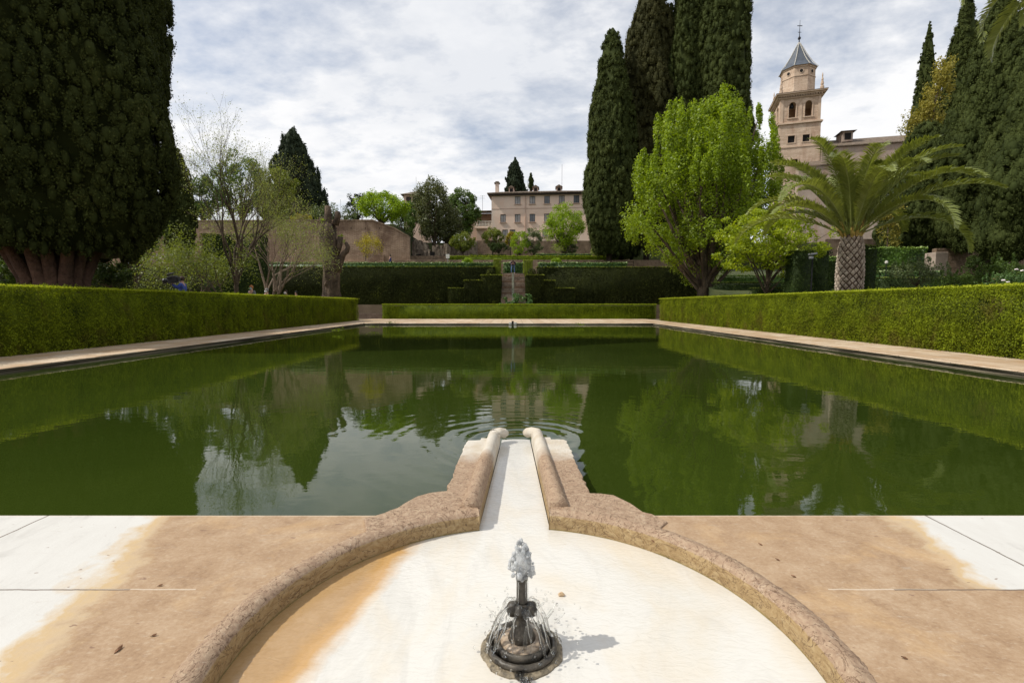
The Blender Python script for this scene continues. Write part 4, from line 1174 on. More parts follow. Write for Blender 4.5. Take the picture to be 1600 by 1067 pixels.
tree('leafy_plant', (-0.75, 46.5, 0.45), 2.0, 0.7, 0.5, 0.8, 'laurel', 'small dark glossy plant left at the foot of the stone steps', 'plants at the foot of the steps', 62, leaf=0.2, nclump=9, nleaf=50, rc=0.3, trunk_r=0.05, cat='plant', nlimb=5, fork=0)
# small water outlet in the far coping
ot = empty('water_outlet', (0.05, 34.3, -0.05), 'small white stone water outlet in the middle of the far pool edge', 'water outlet')
MB().box(-.02, .12, 34.12, 34.5, 0.0, 0.14).build('spout', void, ot); b = MB(); b.box(-.22, -.03, 34.1, 34.5, -.11, .06); b.box(.13, .32, 34.1, 34.5, -.11, .06); b.build('cheek_stone', white_paint, ot, bevel=.02)
# little weeds in the joints of the coping
rng = np.random.default_rng(90)
for (px, py, txt) in ((610, 505, 'at the left corner of the far pool edge'), (585, 512, 'on the left pool edge near the far corner'), (530, 517, 'on the left pool edge'), (905, 508, 'on the far pool edge at right')):
    x, y = gr(px, py, 0.0)
    P = np.array([(x, y, 0.05)]) + rng.normal(size=(60, 3)) * np.array([0.16, 0.12, 0.05]); P[:, 2] = np.abs(P[:, 2])
    Q = leaves(P, unit(rng, 60), 0.10, 0.03, rng, up=(0, 0, 1), upw=0.6)
    tag(leafobj('weeds', Q, L['hedge_low'], None, rng), 'small green weed tuft growing ' + txt, 'weed', 'weeds in the pool edge', 'stuff')

# ================================================================== BUILDINGS
def wallgrid(b, x0, x1, z0, z1, y0, y1, holes):
    """wall slab between y0 (front) and y1 with rectangular openings (xa,xb,za,zb)"""
    X = sorted({x0, x1} | {h[0] for h in holes} | {h[1] for h in holes})
    Z = sorted({z0, z1} | {h[2] for h in holes} | {h[3] for h in holes})
    X = [x for x in X if x0 <= x <= x1]; Z = [z for z in Z if z0 <= z <= z1]
    for za, zb in zip(Z[:-1], Z[1:]):
        run = None
        for xa, xb in zip(X[:-1], X[1:]):
            cx_, cz_ = (xa + xb) / 2, (za + zb) / 2
            hole = any(h[0] < cx_ < h[1] and h[2] < cz_ < h[3] for h in holes)
            if not hole:
                run = (run[0], xb) if run else (xa, xb)
            if hole or xb == X[-1]:
                if run: b.box(run[0], run[1], y0, y1, za, zb); run = None
def windowpart(parent, M, xa, xb, za, zb, y, panem=None, lintel=True):
    d = 0.07
    f = MB(M); f.box(xa, xa + d, y, y + .08, za, zb); f.box(xb - d, xb, y, y + .08, za, zb); f.box(xa + d, xb - d, y, y + .08, za, za + d); f.box(xa + d, xb - d, y, y + .08, zb - d, zb)
    xm = (xa + xb) / 2; f.box(xm - .03, xm + .03, y + .01, y + .06, za + d, zb - d)
    w = f.build('window', dark_wood, parent)
    MB(M).box(xa + d, xb - d, y + .03, y + .045, za + d, zb - d).build('pane', panem or curtain, w)
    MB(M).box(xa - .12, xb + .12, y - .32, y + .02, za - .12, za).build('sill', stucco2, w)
    return w
def gable(b, x0, x1, y0, y1, ze, zr_, hipl=0, hipr=0, over=0.5, t=0.18):
    """hip/gable roof, ridge along x"""
    xm0, xm1 = x0 + hipl, x1 - hipr; ym = (y0 + y1) / 2
    X0, X1, Y0, Y1 = x0 - over, x1 + over, y0 - over, y1 + over
    v = [(X0, Y0, ze), (X1, Y0, ze), (X1, Y1, ze), (X0, Y1, ze), (xm0, ym, zr_), (xm1, ym, zr_), (X0, Y0, ze - t), (X1, Y0, ze - t), (X1, Y1, ze - t), (X0, Y1, ze - t)]
    b.add(v, [(0, 1, 5, 4), (1, 2, 5), (2, 3, 4, 5), (3, 0, 4), (0, 6, 7, 1), (1, 7, 8, 2), (2, 8, 9, 3), (3, 9, 6, 0), (6, 9, 8, 7)])
def antenna(x, y, z, h, label, bars=2):
    t = MB(); t.tube([(x, y, z), (x, y, z + h)], 0.035, 5)
    for k in range(bars): t.tube([(x - .5, y, z + h - .15 - k * .4), (x + .5, y, z + h - .15 - k * .4)], 0.02, 4)
    tag(t.build('antenna', steel), label, 'antenna', 'antennas on the skyline')

# ---- pink house
YH = 88.0
c0 = at(768, 330, YH)
Mh = Matrix.Translation((c0.x, YH, 0)) @ Matrix.Rotation(R(-5), 4, 'Z')
zof = lambda py: at(800, py, YH).z
def uof(px): return (px - 768) / 755 * YH * 0.995
HW = 17.8; ZE = zof(304); ZR = zof(290.5); ZB = T4 - .1
house = empty('pink_house', (c0.x + 8, YH + 4, ZB), 'pink stucco house with three rows of windows and a tiled roof above the garden', 'house')
rows_ = [([808.4, 831, 853.4, 875.8, 898], 307.7, 319.9), ([786, 808.4, 831, 853.4, 875.8, 898], 335.4, 347.9), ([789, 800.5, 851, 875], 359.3, 371)]
holes = []; wins = []
for xs_, ya, yb in rows_:
    for px in xs_:
        u = uof(px); h_ = (u - .5, u + .5, zof(yb), zof(ya)); holes.append(h_); wins.append(h_)
b = MB(Mh); wallgrid(b, 0, HW, ZB, ZE, 0, 0.4, holes); b.box(0, .4, .4, 9.5, ZB, ZE); b.box(HW - .4, HW, .4, 9.5, ZB, ZE); b.box(.4, HW - .4, 9.1, 9.5, ZB, ZE)
b.build('wall', stucco, house)
for i, h_ in enumerate(wins): windowpart(house, Mh, *h_, 0.16, curtain if (i * 7) % 5 < 3 else glass)
b = MB(Mh); b.box(0, HW, -.03, -.004, zof(327.5), zof(326.3)); b.box(uof(820.5) - .1, uof(820.5) + .1, -.10, -.004, ZB, ZE); b.build('string_course', stucco2, house)
b = MB(Mh); gable(b, 0, HW, 0, 9.5, ZE + .15, ZR, 1.4, 5.0, 0.7); rf = b.build('roof', tiles, house)
b = MB(Mh); b.box(-.5, HW + .5, -.5, -.02, ZE - .25, ZE - .04); b.build('eave_boards', dark_wood, house)
for px in (797, 835, 871.5):
    u = uof(px); z0_, z1_ = zof(297.0), zof(289.5)
    d = MB(Mh).box(u - .45, u + .45, 2.2, 4.2, z0_ - .3, z1_).build('dormer', stucco2, rf)
    MB(Mh).box(u - .28, u + .28, 2.12, 2.19, z0_ + .05, z1_ - .15).build('dormer_window', void, rf)
    b = MB(Mh); b.add([(u - .65, 2.0, z1_), (u + .65, 2.0, z1_), (u, 2.0, z1_ + .38), (u - .65, 4.6, z1_), (u + .65, 4.6, z1_), (u, 4.6, z1_ + .38)], [(0, 1, 2), (3, 5, 4), (0, 2, 5, 3), (1, 4, 5, 2), (0, 3, 4, 1)])
    b.build('dormer_roof', tiles, rf)
u = uof(774.5)
b = MB(Mh); b.box(u - .32, u + .32, 2.0, 2.7, ZE - .1, zof(282.5)); b.build('chimney', stucco, rf)
b = MB(Mh); b.box(u - .5, u + .5, 1.85, 2.85, zof(282.5), zof(281)); b.box(u - .3, u + .3, 2.05, 2.65, zof(281), zof(279)); b.build('chimney', tiles, rf)
# loggia wing
wing = empty('loggia_wing', (c0.x - 3, YH + 2, ZB), 'low pink wing with a covered balcony at the left end of the pink house', 'house wing')
ul, ur = uof(743), uof(768) - .02
ub = uof(725)
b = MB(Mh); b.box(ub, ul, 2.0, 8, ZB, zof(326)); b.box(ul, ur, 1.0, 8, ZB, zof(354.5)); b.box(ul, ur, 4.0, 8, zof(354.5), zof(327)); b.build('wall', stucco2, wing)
b = MB(Mh); b.box(ul - .3, ur, .6, 1.2, zof(356), zof(354)); b.box(ul - .25, ur, .7, 4, zof(354), zof(353)); b.build('balcony_floor', stucco, wing)
b = MB(Mh); b.box(ul - .2, ur, .8, .95, zof(345), zof(344)); b.box(ul - .2, ur, .8, .95, zof(353), zof(352))
k = 0
x = ul - .2
while x < ur:
    b.lathe([(.05, zof(352)), (.09, zof(350)), (.05, zof(347.5)), (.06, zof(345))], (x, .87), 6); x += .27
b.build('balustrade', white_paint, wing)
b = MB(Mh); b.box(ul - .3, ul - .1, .8, 1.0, zof(344), zof(329)); b.build('post', dark_wood, wing)
b = MB(Mh); b.add([(ul - .5, .5, zof(329)), (ur, .5, zof(329)), (ur, 5, zof(325)), (ul - .5, 5, zof(325)), (ul - .5, .5, zof(328)), (ur, .5, zof(328)), (ur, 5, zof(323.5)), (ul - .5, 5, zof(323.5))],
                  [(0, 1, 2, 3), (7, 6, 5, 4), (4, 5, 1, 0), (5, 6, 2, 1), (6, 7, 3, 2), (7, 4, 0, 3)])
b.box(ub - .3, ul, 1.7, 8, zof(326), zof(324.6)); b.build('roof', tiles, wing)
antenna(at(878, 290, 92).x, 92, zof(292), 5.0, 'thin tall antenna mast above the right end of the house roof', 0)
antenna(at(824, 290, 92).x, 92, zof(292), 2.2, 'short antenna mast behind the small cypress on the house roof', 0)
antenna(at(754, 330, 92).x, 92, zof(326), 3.2, 'antenna with crossbars above the low wing', 2)
antenna(at(533, 347, 110).x, 110, T4, 13.5, 'slim distant antenna mast left of the lime green tree', 0)

# ---- mirador with pyramid roof
YM = 118.0
zm = lambda py: at(650, py, YM).z
xa, xb = at(631, 320, YM).x, at(668, 320, YM).x
mir = empty('mirador', ((xa + xb) / 2, YM, T4), 'small tower with a pyramid tile roof behind the trees', 'tower')
b = MB(); hs = []
wdt = xb - xa
for k in range(3): hs.append((xa + wdt * (.10 + .28 * k), xa + wdt * (.32 + .28 * k), zm(316.5), zm(307.5)))
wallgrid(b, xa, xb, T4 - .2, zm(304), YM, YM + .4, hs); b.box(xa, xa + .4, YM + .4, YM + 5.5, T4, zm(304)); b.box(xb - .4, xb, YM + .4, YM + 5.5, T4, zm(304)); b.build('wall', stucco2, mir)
for h_ in hs: MB().box(h_[0] + .01, h_[1] - .01, YM + .25, YM + .3, h_[2], h_[3]).build('window', dark_wood, mir)
b = MB(); b.box(xa - .2, xb + .2, YM - .2, YM - .005, zm(320), zm(318.5)); b.build('string_course', brick, mir)
b = MB(); xm = (xa + xb) / 2; z0_ = zm(304.5); z1_ = zm(294.5)
b.add([(xa - .7, YM - .7, z0_), (xb + .7, YM - .7, z0_), (xb + .7, YM + 6.2, z0_), (xa - .7, YM + 6.2, z0_), (xm, YM + 2.8, z1_)], [(0, 1, 4), (1, 2, 4), (2, 3, 4), (3, 0, 4), (3, 2, 1, 0)]); b.build('roof', tiles, mir)
antenna(xm - .2, YM + 2, z1_ - .3, 3.5, 'thin rod on top of the pyramid tile roof', 0)

# ---- church tower
YT = 100.0
ct = at(1217, 200, YT)
Mt = Matrix.Translation((ct.x, YT, 0)) @ Matrix.Rotation(R(-18), 4, 'Z')
zt = lambda py: at(1245, py, 98.6).z
WT = 7.45
tower = empty('church_tower', (ct.x + 4, YT + 3, T4), 'square stone church tower with belfry arches and a grey pyramid spire', 'church tower')
ZS1, ZS2, ZC = zt(228.5), zt(190.5), zt(147)
b = MB(Mt)
bel = [(WT * f - .62, WT * f + .62, zt(182), zt(157.5)) for f in (.31, .69)]
sq = [(WT * f - .62, WT * f + .62, zt(221.5), zt(210.5)) for f in (.31, .66)]
sm = [(WT * .42 - .45, WT * .42 + .45, zt(257), zt(248))]
def face(M2, first=True):
    b2 = MB(M2)
    wallgrid(b2, 0.0 if first else 0.5, WT if first else WT - .5, T4 - .2, ZS1, 0, .5, sm)
    wallgrid(b2, 0.08 if first else 0.5, WT - .08 if first else WT - .5, ZS1, ZS2, 0.08, .5, sq)
    wallgrid(b2, 0.16 if first else 0.5, WT - .16 if first else WT - .5, ZS2, ZC, 0.16, .56, bel)
    # arch spandrels
    for h_ in bel:
        r = (h_[1] - h_[0]) / 2; xc = (h_[0] + h_[1]) / 2; zc = h_[3] - r
        for s_ in (-1, 1):
            pts = [(xc + s_ * r, h_[3])] + [(xc + s_ * r * math.cos(a), zc + r * math.sin(a)) for a in np.linspace(0, math.pi / 2, 7)]
            nn = len(pts); V = [(x, .17, z) for x, z in pts] + [(x, .5, z) for x, z in pts]
            b2.add(V, [tuple(range(nn)), tuple(range(nn, 2 * nn))[::-1]] + [(i, (i + 1) % nn, (i + 1) % nn + nn, i + nn) for i in range(nn)])
    return b2
Ml = Mt @ Matrix.Translation((0, WT, 0)) @ Matrix.Rotation(R(-90), 4, 'Z')       # left face
Mr = Mt @ Matrix.Translation((WT, 0, 0)) @ Matrix.Rotation(R(90), 4, 'Z')
Mb_ = Mt @ Matrix.Translation((WT, WT, 0)) @ Matrix.Rotation(R(180), 4, 'Z')
allb = MB()
for M2, fst in ((Mt, True), (Mb_, True), (Ml, False), (Mr, False)):
    f_ = face(M2, fst); allb.add(f_.V, f_.F)
allb.build('wall', tower_stone, tower)
for M2 in (Mt, Ml):
    for h_ in bel:
        b = MB(M2); 
        t_ = .16
        b.box(h_[0] - t_, h_[0] - .01, .06, .158, h_[2] - .3, h_[3] - .6); b.box(h_[1] + .01, h_[1] + t_, .06, .158, h_[2] - .3, h_[3] - .6)
        r = (h_[1] - h_[0]) / 2; xc = (h_[0] + h_[1]) / 2; zc = h_[3] - r
        A_ = np.linspace(0, math.pi, 11); V = []; F_ = []
        for a in A_:
            for (rr, yy) in ((r + .01, .06), (r + .17, .06), (r + .17, .158), (r + .01, .158)): V.append((xc + rr * math.cos(a), yy, zc + rr * math.sin(a)))
        for i in range(10):
            for j in range(4): F_.append((i * 4 + j, i * 4 + (j + 1) % 4, (i + 1) * 4 + (j + 1) % 4, (i + 1) * 4 + j))
        b.add(V, F_); b.box(xc - r - .3, xc + r + .3, .0, .158, h_[2] - .2, h_[2] - .01)
        b.build('belfry_arch', tower_trim, tower)
    for h_ in sq + sm:
        b = MB(M2); y_ = .0 if h_ in sq else -.08; t_ = .18
        b.box(h_[0] - t_, h_[0], y_, y_ + .07, h_[2] - t_, h_[3] + t_); b.box(h_[1], h_[1] + t_, y_, y_ + .07, h_[2] - t_, h_[3] + t_); b.box(h_[0], h_[1], y_, y_ + .07, h_[3], h_[3] + t_); b.box(h_[0], h_[1], y_, y_ + .07, h_[2] - t_, h_[2])
        b.box(h_[0], h_[1], .40, .42, h_[2], h_[3])
        w = b.build('window', tower_trim, tower)
        MB(M2).box(h_[0] + .005, h_[1] - .005, .30, .36, h_[2] + .005, h_[3] - .005).build('pane', void, w)
    # pilasters
    for f in (.06, .5, .94):
        MB(M2).box(WT * f - .25, WT * f + .25, .07, .155, ZS2 + .1, ZC - .5).build('pilaster', tower_trim, tower)
def ringband(z0, z1, o, mat, name):
    MB(Mt).box(-o, WT + o, -o, WT + o, z0, z1).build(name, mat, tower)
ringband(ZS1 - .12, ZS1 + .1, .12, tower_trim, 'string_course')
ringband(ZS2 - .22, ZS2, .22, tower_trim, 'string_course')
ringband(ZS2, ZS2 + .12, .12, tower_trim, 'string_course')
ringband(ZC - .55, ZC - .35, .10, tower_trim, 'cornice'); ringband(ZC - .1, ZC + .16, .42, tower_trim, 'cornice'); ringband(ZC + .16, ZC + .42, .72, tower_trim, 'cornice')
b = MB(Mt)
for k in range(17):
    x = .1 + k * (WT - .4) / 16
    b.box(x, x + .2, -.36, .0, ZC - .34, ZC - .101); b.box(-.36, 0, x, x + .2, ZC - .34, ZC - .101)
b.build('dentils', tower_trim, tower)
# skirt roof, octagon, spire
cw = Mt @ Vector((WT / 2, WT / 2, 0)); cc = (cw.x, cw.y)
b = MB(Mt); o = .8
b.add([(-o, -o, ZC + .42), (WT + o, -o, ZC + .42), (WT + o, WT + o, ZC + .42), (-o, WT + o, ZC + .42), (.9, .9, ZC + .95), (WT - .9, .9, ZC + .95), (WT - .9, WT - .9, ZC + .95), (.9, WT - .9, ZC + .95)],
      [(0, 1, 5, 4), (1, 2, 6, 5), (2, 3, 7, 6), (3, 0, 4, 7), (4, 5, 6, 7)]); b.build('skirt_roof', tiles, tower)
ang0 = R(-18 + 22.5)
RO = 3.12; zt_front = zt; zt = lambda py: at(1247, py, 102.4).z; ZO = zt(112.5)
b = MB(); b.lathe([(RO, ZC + .5), (RO, ZO - .35), (RO + .12, ZO - .3), (RO + .12, ZO - .1), (RO + .3, ZO)], cc, 8, ang0); b.lathe([(RO + .1, zt(128.5)), (RO + .1, zt(127.4))], cc, 8, ang0); b.build('octagonal_lantern', tower_stone, tower)
for k in range(8):
    a = ang0 + R(22.5) + k * math.pi / 4; ap = RO * math.cos(R(22.5)); d = Vector((math.cos(a), math.sin(a), 0)); tdir = Vector((-d.y, d.x, 0)); c3 = Vector((cc[0], cc[1], zt(121))) + d * (ap + .02)
    for (r_, mat_, off, nm) in ((.46, tower_trim, 0.0, 'window_surround'), (.30, void, 0.05, 'round_window')):
        V = [c3 + d * off * 1.0 + (tdir * math.cos(t) + Vector((0, 0, 1)) * math.sin(t)) * r_ for t in np.linspace(0, 2 * math.pi, 14, endpoint=False)]
        V2 = [v + d * .05 for v in V]
        MB().add(V + V2, [tuple(range(14)), tuple(range(14, 28))] + [(i, (i + 1) % 14, (i + 1) % 14 + 14, i + 14) for i in range(14)]).build(nm, mat_, tower)
ZT_ = zt(67)
b = MB(); hh = ZT_ - ZO
b.lathe([(RO + .38, ZO), (RO * .80, ZO + hh * .20), (RO * .48, ZO + hh * .50), (RO * .22, ZO + hh * .78), (.10, ZT_)], cc, 8, ang0); b.build('spire_roof', slate, tower)
b = MB()
for k in range(8):
    a = ang0 + k * math.pi / 4
    for i in range(34):
        t = i / 34; rr = (RO + .38) * (1 - t) * (1 - .12 * math.sin(math.pi * t)) + .05
        b.box(cc[0] + rr * math.cos(a) - .055, cc[0] + rr * math.cos(a) + .055, cc[1] + rr * math.sin(a) - .055, cc[1] + rr * math.sin(a) + .055, ZO + hh * t - .01, ZO + hh * t + .13)
b.build('ridge_beads', white_paint, tower)
b = MB(); b.lathe([(.12, ZT_ - .1), (.10, ZT_ + .5), (.28, ZT_ + .7), (.28, ZT_ + .9), (.08, ZT_ + 1.2), (.05, zt(45)), (.03, zt(32))], cc, 8)
zx = zt(41)
b.box(cc[0] - .5, cc[0] + .5, cc[1] - .04, cc[1] + .04, zx - .05, zx + .07); b.box(cc[0] - .35, cc[0] + .35, cc[1] - .03, cc[1] + .03, zt(51) - .04, zt(51) + .04)
b.build('weather_cross', iron, tower)
for (fx, fy) in ((0.02, .02), (.98, .02), (.02, .98), (.98, .98)):
    p = Mt @ Vector((WT * fx, WT * fy, 0)); z = ZC + .45
    MB().lathe([(.36, z), (.36, z + .7), (.22, z + .8), (.30, z + 1.2), (.18, z + 1.7), (.20, z + 2.0), (.10, z + 2.4), (.12, z + 2.8), (.03, z + 3.3)], (p.x, p.y), 8).build('pinnacle', tower_stone, tower)
bl = MB(); p = Mt @ Vector((WT * .31, .9, 0)); zb = zt(172)
bl.lathe([(.5, zb - .6), (.42, zb - .3), (.3, zb), (.25, zb + .3), (.08, zb + .45)], (p.x, p.y), 12); bl.build('bell', iron, tower, smooth=True)
# ---- nave
na_ = Mt @ Vector((WT + .02, 1.5, 0))
Mn = Matrix.Translation((na_.x, na_.y, 0)) @ Matrix.Rotation(R(-14), 4, 'Z')
zn = lambda py: at(1330, py, 99.5).z
nave = empty('church_nave', (na_.x + 12, na_.y + 5, T4), 'long rendered church wall with tiled roof and dormer behind the palm', 'church')
b = MB(Mn); hs = [(9.0, 9.6, zn(300), zn(293)), (4.0, 4.6, zn(300), zn(293))]
wallgrid(b, 0, 26, T4 - .2, zn(236), -2.0, -1.5, hs); b.box(0, .5, -1.5, 11, T4, zn(236)); b.build('wall', church_wall, nave)
b = MB(Mn); b.box(-4.5, 26, -4.0, -2.05, T4 - .2, zn(268)); b.build('side_chapel', church_wall, nave)
b = MB(Mn); b.add([(-4.7, -4.3, zn(268)), (26, -4.3, zn(268)), (26, -2.0, zn(258)), (-4.7, -2.0, zn(258)), (-4.7, -4.3, zn(267)), (26, -4.3, zn(267)), (26, -2.0, zn(257)), (-4.7, -2.0, zn(257))],
                  [(0, 1, 2, 3), (7, 6, 5, 4), (4, 5, 1, 0), (5, 6, 2, 1), (6, 7, 3, 2), (7, 4, 0, 3)]); b.build('chapel_roof', tiles, nave)
b = MB(Mn); gable(b, 0.4, 26, -2.0, 9, zn(236), zn(214), 0, 0, .4); nrf = b.build('roof', tiles, nave)
b = MB(Mn); u0 = 5.0
b.box(u0 - .9, u0 + .9, -.2, 3, zn(226), zn(210.5)); b.build('dormer', church_wall, nrf)
b = MB(Mn); b.box(u0 - .55, u0 + .55, -.26, -.21, zn(223), zn(213)); b.build('dormer', void, nrf)
b = MB(Mn); b.add([(u0 - 1.4, -.8, zn(210.5)), (u0 + 1.4, -.8, zn(210.5)), (u0 + 1.4, 3, zn(210.5)), (u0 - 1.4, 3, zn(210.5)), (u0, 1, zn(206))], [(0, 1, 4), (1, 2, 4), (2, 3, 4), (3, 0, 4), (3, 2, 1, 0)]); b.build('dormer', tiles, nrf)
for (dx, zz4, k) in ((20.0, 216, 1), (25, 214, 2)): pass

# pillar and walls at the far right under the cypresses
p0 = at(1462, 400, 37); p1 = at(1482, 400, 37)
tag(MB().box(p0.x, p1.x, 37, 38.0, 1.5, at(1470, 394, 37).z).build('gate_pillar', church_wall, bevel=.04), 'sunlit pale square pillar under the right cypresses', 'pillar')
wallbox('garden_wall', p1.x + .01, p1.x + 16, 38.1, 38.5, 1.5, at(1470, 388, 38).z, rubble_red, 'shaded brown wall under the right cypresses')

# ================================================================== TREES
# ---- huge near cypress at left
def prof_big(t):
    return np.interp(t, [0, .05, .14, .30, .55, .75, .9, 1.0], [.62, .86, 1.0, .99, .92, .74, .45, .05])
cypress((-16.1, 17.2, 0), 25.5, 3.75, 3.1, 'huge dark cypress with fluted trunk behind the left hedge', mat='cypress_near', seed=2, leaf=0.085, tw=0.95, prof=prof_big, nclump=6500, nleaf=75, cl=0.054, flute=0.060)
def stdprof(t):
    return np.interp(t, [0, .04, .12, .30, .5, .75, .9, .97, 1.0], [.50, .74, .95, 1.0, .93, .66, .40, .22, .03])
def cyp_px(px, pyb, pyt, halfw, Y, label, seed, z0=None, **k):
    """cypress whose axis is at px, spans pyb..pyt, half width in px, standing at distance Y"""
    c = at(px, pyb, Y); zt_ = at(px, max(pyt, -60), Y).z
    if pyt < -60: zt_ += (-60 - pyt) / 755 * Y
    gz = k.pop('gz', c.z - 2.2)
    return cypress((c.x, Y, gz), zt_ - gz, halfw / 755 * Y, c.z - gz, label, seed=seed, prof=k.pop('prof', stdprof), **k)
# central group
cyp_px(952, 398, 44, 39, 58, 'shortest slender cypress at the left of the central group', 11, gz=T2, leaf=.15, nclump=2200, nleaf=45)
cyp_px(1010, 385, -40, 52, 61, 'broad bronze tinted cypress in the middle of the central group', 12, gz=T3, leaf=.17, mat='cypress_brown', nclump=2800, nleaf=45)
cyp_px(968, 403, 100, 46, 62, 'cypress standing between the shortest and the bronze one, trunk visible', 15, gz=T3, leaf=.15, nclump=1900, nleaf=45)
cyp_px(1074, 380, -170, 42, 60, 'very tall green cypress behind the bright green tree, left of its twin', 13, gz=T3, leaf=.15, nclump=2800, nleaf=45)
cyp_px(1120, 385, -190, 44, 58, 'very tall green cypress behind the bright green tree, right of its twin', 14, gz=T2, leaf=.15, nclump=3200, nleaf=45)
def ptprof(t): return np.interp(t, [0, .08, .25, .45, .65, .82, .94, 1], [.58, .88, 1, .93, .68, .42, .17, .02])
# right group
cyp_px(1431, 380, 33, 21, 58, 'narrow distant cypress right of the church roof', 16, prof=ptprof, gz=5, leaf=.14, nclump=1500, nleaf=45)
cyp_px(1486, 380, -18, 36, 50, 'tall cypress wrapped in a golden climber', 17, prof=ptprof, gz=4.4, leaf=.14, nclump=2600, nleaf=45)
cyp_px(1436, 398, 190, 50, 44, 'low bushy cypress right of the palm', 20, gz=3.4, leaf=.12, nclump=1500, nleaf=50)
cyp_px(1540, 388, -22, 60, 36, 'wide lumpy cypress in front of the brown wall at right', 18, prof=ptprof, gz=2.6, leaf=.11, nclump=3800, nleaf=50)
cyp_px(1622, 400, 50, 76, 31, 'dark cypress cut by the right edge of the photo', 19, prof=ptprof, gz=2.0, leaf=.10, nclump=3800, nleaf=50)
# small ones behind the house and at the left
cyp_px(829.5, 296, 270, 4.0, 112, 'tiny thin cypress above the house roof', 21, gz=T4, leaf=.25, nclump=120, nleaf=30)
def prof_con(t): return np.interp(t, [0, .15, .4, .7, .9, 1], [1, .95, .8, .5, .25, .02])
cyp_px(805, 300, 247, 15, 108, 'dark conifer rising behind the house roof', 22, gz=T4, leaf=.28, nclump=450, nleaf=30, mat='conifer', prof=prof_con, flute=.16)
cyp_px(283, 400, 230, 22, 44, 'small cypress just right of the huge left cypress', 23, gz=1.2, leaf=.15, nclump=700, nleaf=40)
cyp_px(462, 345, 199, 44, 78, 'pointed dark conifer above the brick wall at left', 24, gz=T4, leaf=.24, nclump=900, nleaf=40, mat='conifer', prof=prof_con, flute=.16)
cyp_px(488, 345, 268, 24, 76, 'lower dark conifer at the right foot of the pointed one', 25, gz=T4, leaf=.22, nclump=500, nleaf=40, mat='conifer', prof=prof_con, flute=.16)

def tpx(name, px, pyc0, pyt, hw, Y, gz, mat, label, group=None, **k):
    c = at(px, 400, Y); top = at(px, pyt, Y).z; cz0 = at(px, pyc0, Y).z
    r = hw / 755 * Y
    return tree(name, (c.x, Y, gz), top, r, r * .9, cz0, mat, label, group, **k)
GT = 'trees on the upper terraces'
tpx('broadleaf_tree', 380, 345, 236, 45, 70, T4, 'mid', 'dull green rounded tree behind the bare branches at left', GT, seed=31, leaf=.26, nclump=120, nleaf=130, trunk_r=.35)
tpx('broadleaf_tree', 438, 350, 262, 32, 66, T4, 'orange', 'brownish green tree left of the pointed conifer', GT, seed=32, leaf=.24, nclump=90, nleaf=130, trunk_r=.3)
tpx('broadleaf_tree', 320, 350, 268, 34, 64, T4, 'mid', 'green tree above the left part of the brick wall', GT, seed=33, leaf=.24, nclump=90, nleaf=130, trunk_r=.3)
tpx('broadleaf_tree', 560, 350, 299, 20, 92, T4, 'conifer', 'small dark tree left of the lime green tree', GT, seed=34, leaf=.3, nclump=60, nleaf=60, trunk_r=.3)
tpx('broadleaf_tree', 598, 350, 297, 43, 63, T4, 'lime', 'round lime green tree above the sloping end of the brick wall', GT, seed=35, leaf=.20, nclump=120, nleaf=150, trunk_r=.3, rc=.22, fork=.15)
tpx('broadleaf_tree', 632, 372, 322, 24, 70, T3 + 2, 'mid', 'dark green bush right of the lime green tree', GT, seed=36, leaf=.22, nclump=70, nleaf=80, trunk_r=.2)
tpx('broadleaf_tree', 678, 380, 276, 33, 72, T3, 'magnolia', 'tall dull green magnolia with pointed top behind the ruins', GT, seed=37, leaf=.26, nclump=150, nleaf=150, trunk_r=.35, squash=1.3, jit=1.2)
tpx('broadleaf_tree', 698, 385, 318, 30, 74, T3, 'magnolia', 'lower spreading magnolia at the right of the taller one', GT, seed=38, leaf=.26, nclump=110, nleaf=140, trunk_r=.3, jit=1.2)
tpx('broadleaf_tree', 722, 372, 291, 31, 84, T4, 'mid', 'rounded green tree left of the house wing', GT, seed=39, leaf=.26, nclump=150, nleaf=160, trunk_r=.4)
tpx('broadleaf_tree', 882, 392, 313, 36, 70, T3, 'lime', 'bright yellow green tree in front of the right end of the house', GT, seed=40, leaf=.20, nclump=110, nleaf=150, trunk_r=.25, inner=.2, rc=.2, fork=.1)
tpx('shrub', 520, 350, 318, 40, 72, T4, 'olive', 'low grey green shrub on top of the brick wall', GT, seed=41, leaf=.25, nclump=50, nleaf=60, trunk_r=.15, cat='shrub')
tpx('shrub', 474, 350, 333, 17, 63.5, T4, 'yellow', 'low golden shrub on top of the brick wall', GT, seed=42, leaf=.16, nclump=40, nleaf=60, trunk_r=.1, cat='shrub')
tpx('broadleaf_tree', 645, 352, 316, 22, 98, T4, 'mid', 'green tree under the small tower with pyramid roof', GT, seed=43, leaf=.3, nclump=90, nleaf=120, trunk_r=.3)
CT = 'shrubs in front of the house'
tpx('citrus_tree', 723.5, 396, 361, 22, 66, T3, 'orange', 'round orange green citrus tree, leftmost in front of the house', CT, seed=51, leaf=.16, nclump=70, nleaf=130, trunk_r=.14, rc=.24, fork=0)
tpx('citrus_tree', 770, 386, 353, 19, 72, T3, 'orange', 'round green and orange citrus tree under the balcony corner', CT, seed=52, leaf=.16, nclump=70, nleaf=120, trunk_r=.14, rc=.24, fork=0)
tpx('citrus_tree', 797.5, 386, 360, 10, 73, T3, 'yellow', 'small golden bush between the citrus tree and the green shrubs', CT, seed=53, leaf=.16, nclump=40, nleaf=90, trunk_r=.1, rc=.26, fork=0)
tpx('clipped_tree', 779, 395, 378, 18, 65, T3, 'box', 'flat topped dark small tree below the golden bush', CT, seed=54, leaf=.14, nclump=60, nleaf=90, trunk_r=.12, rc=.22, fork=0)
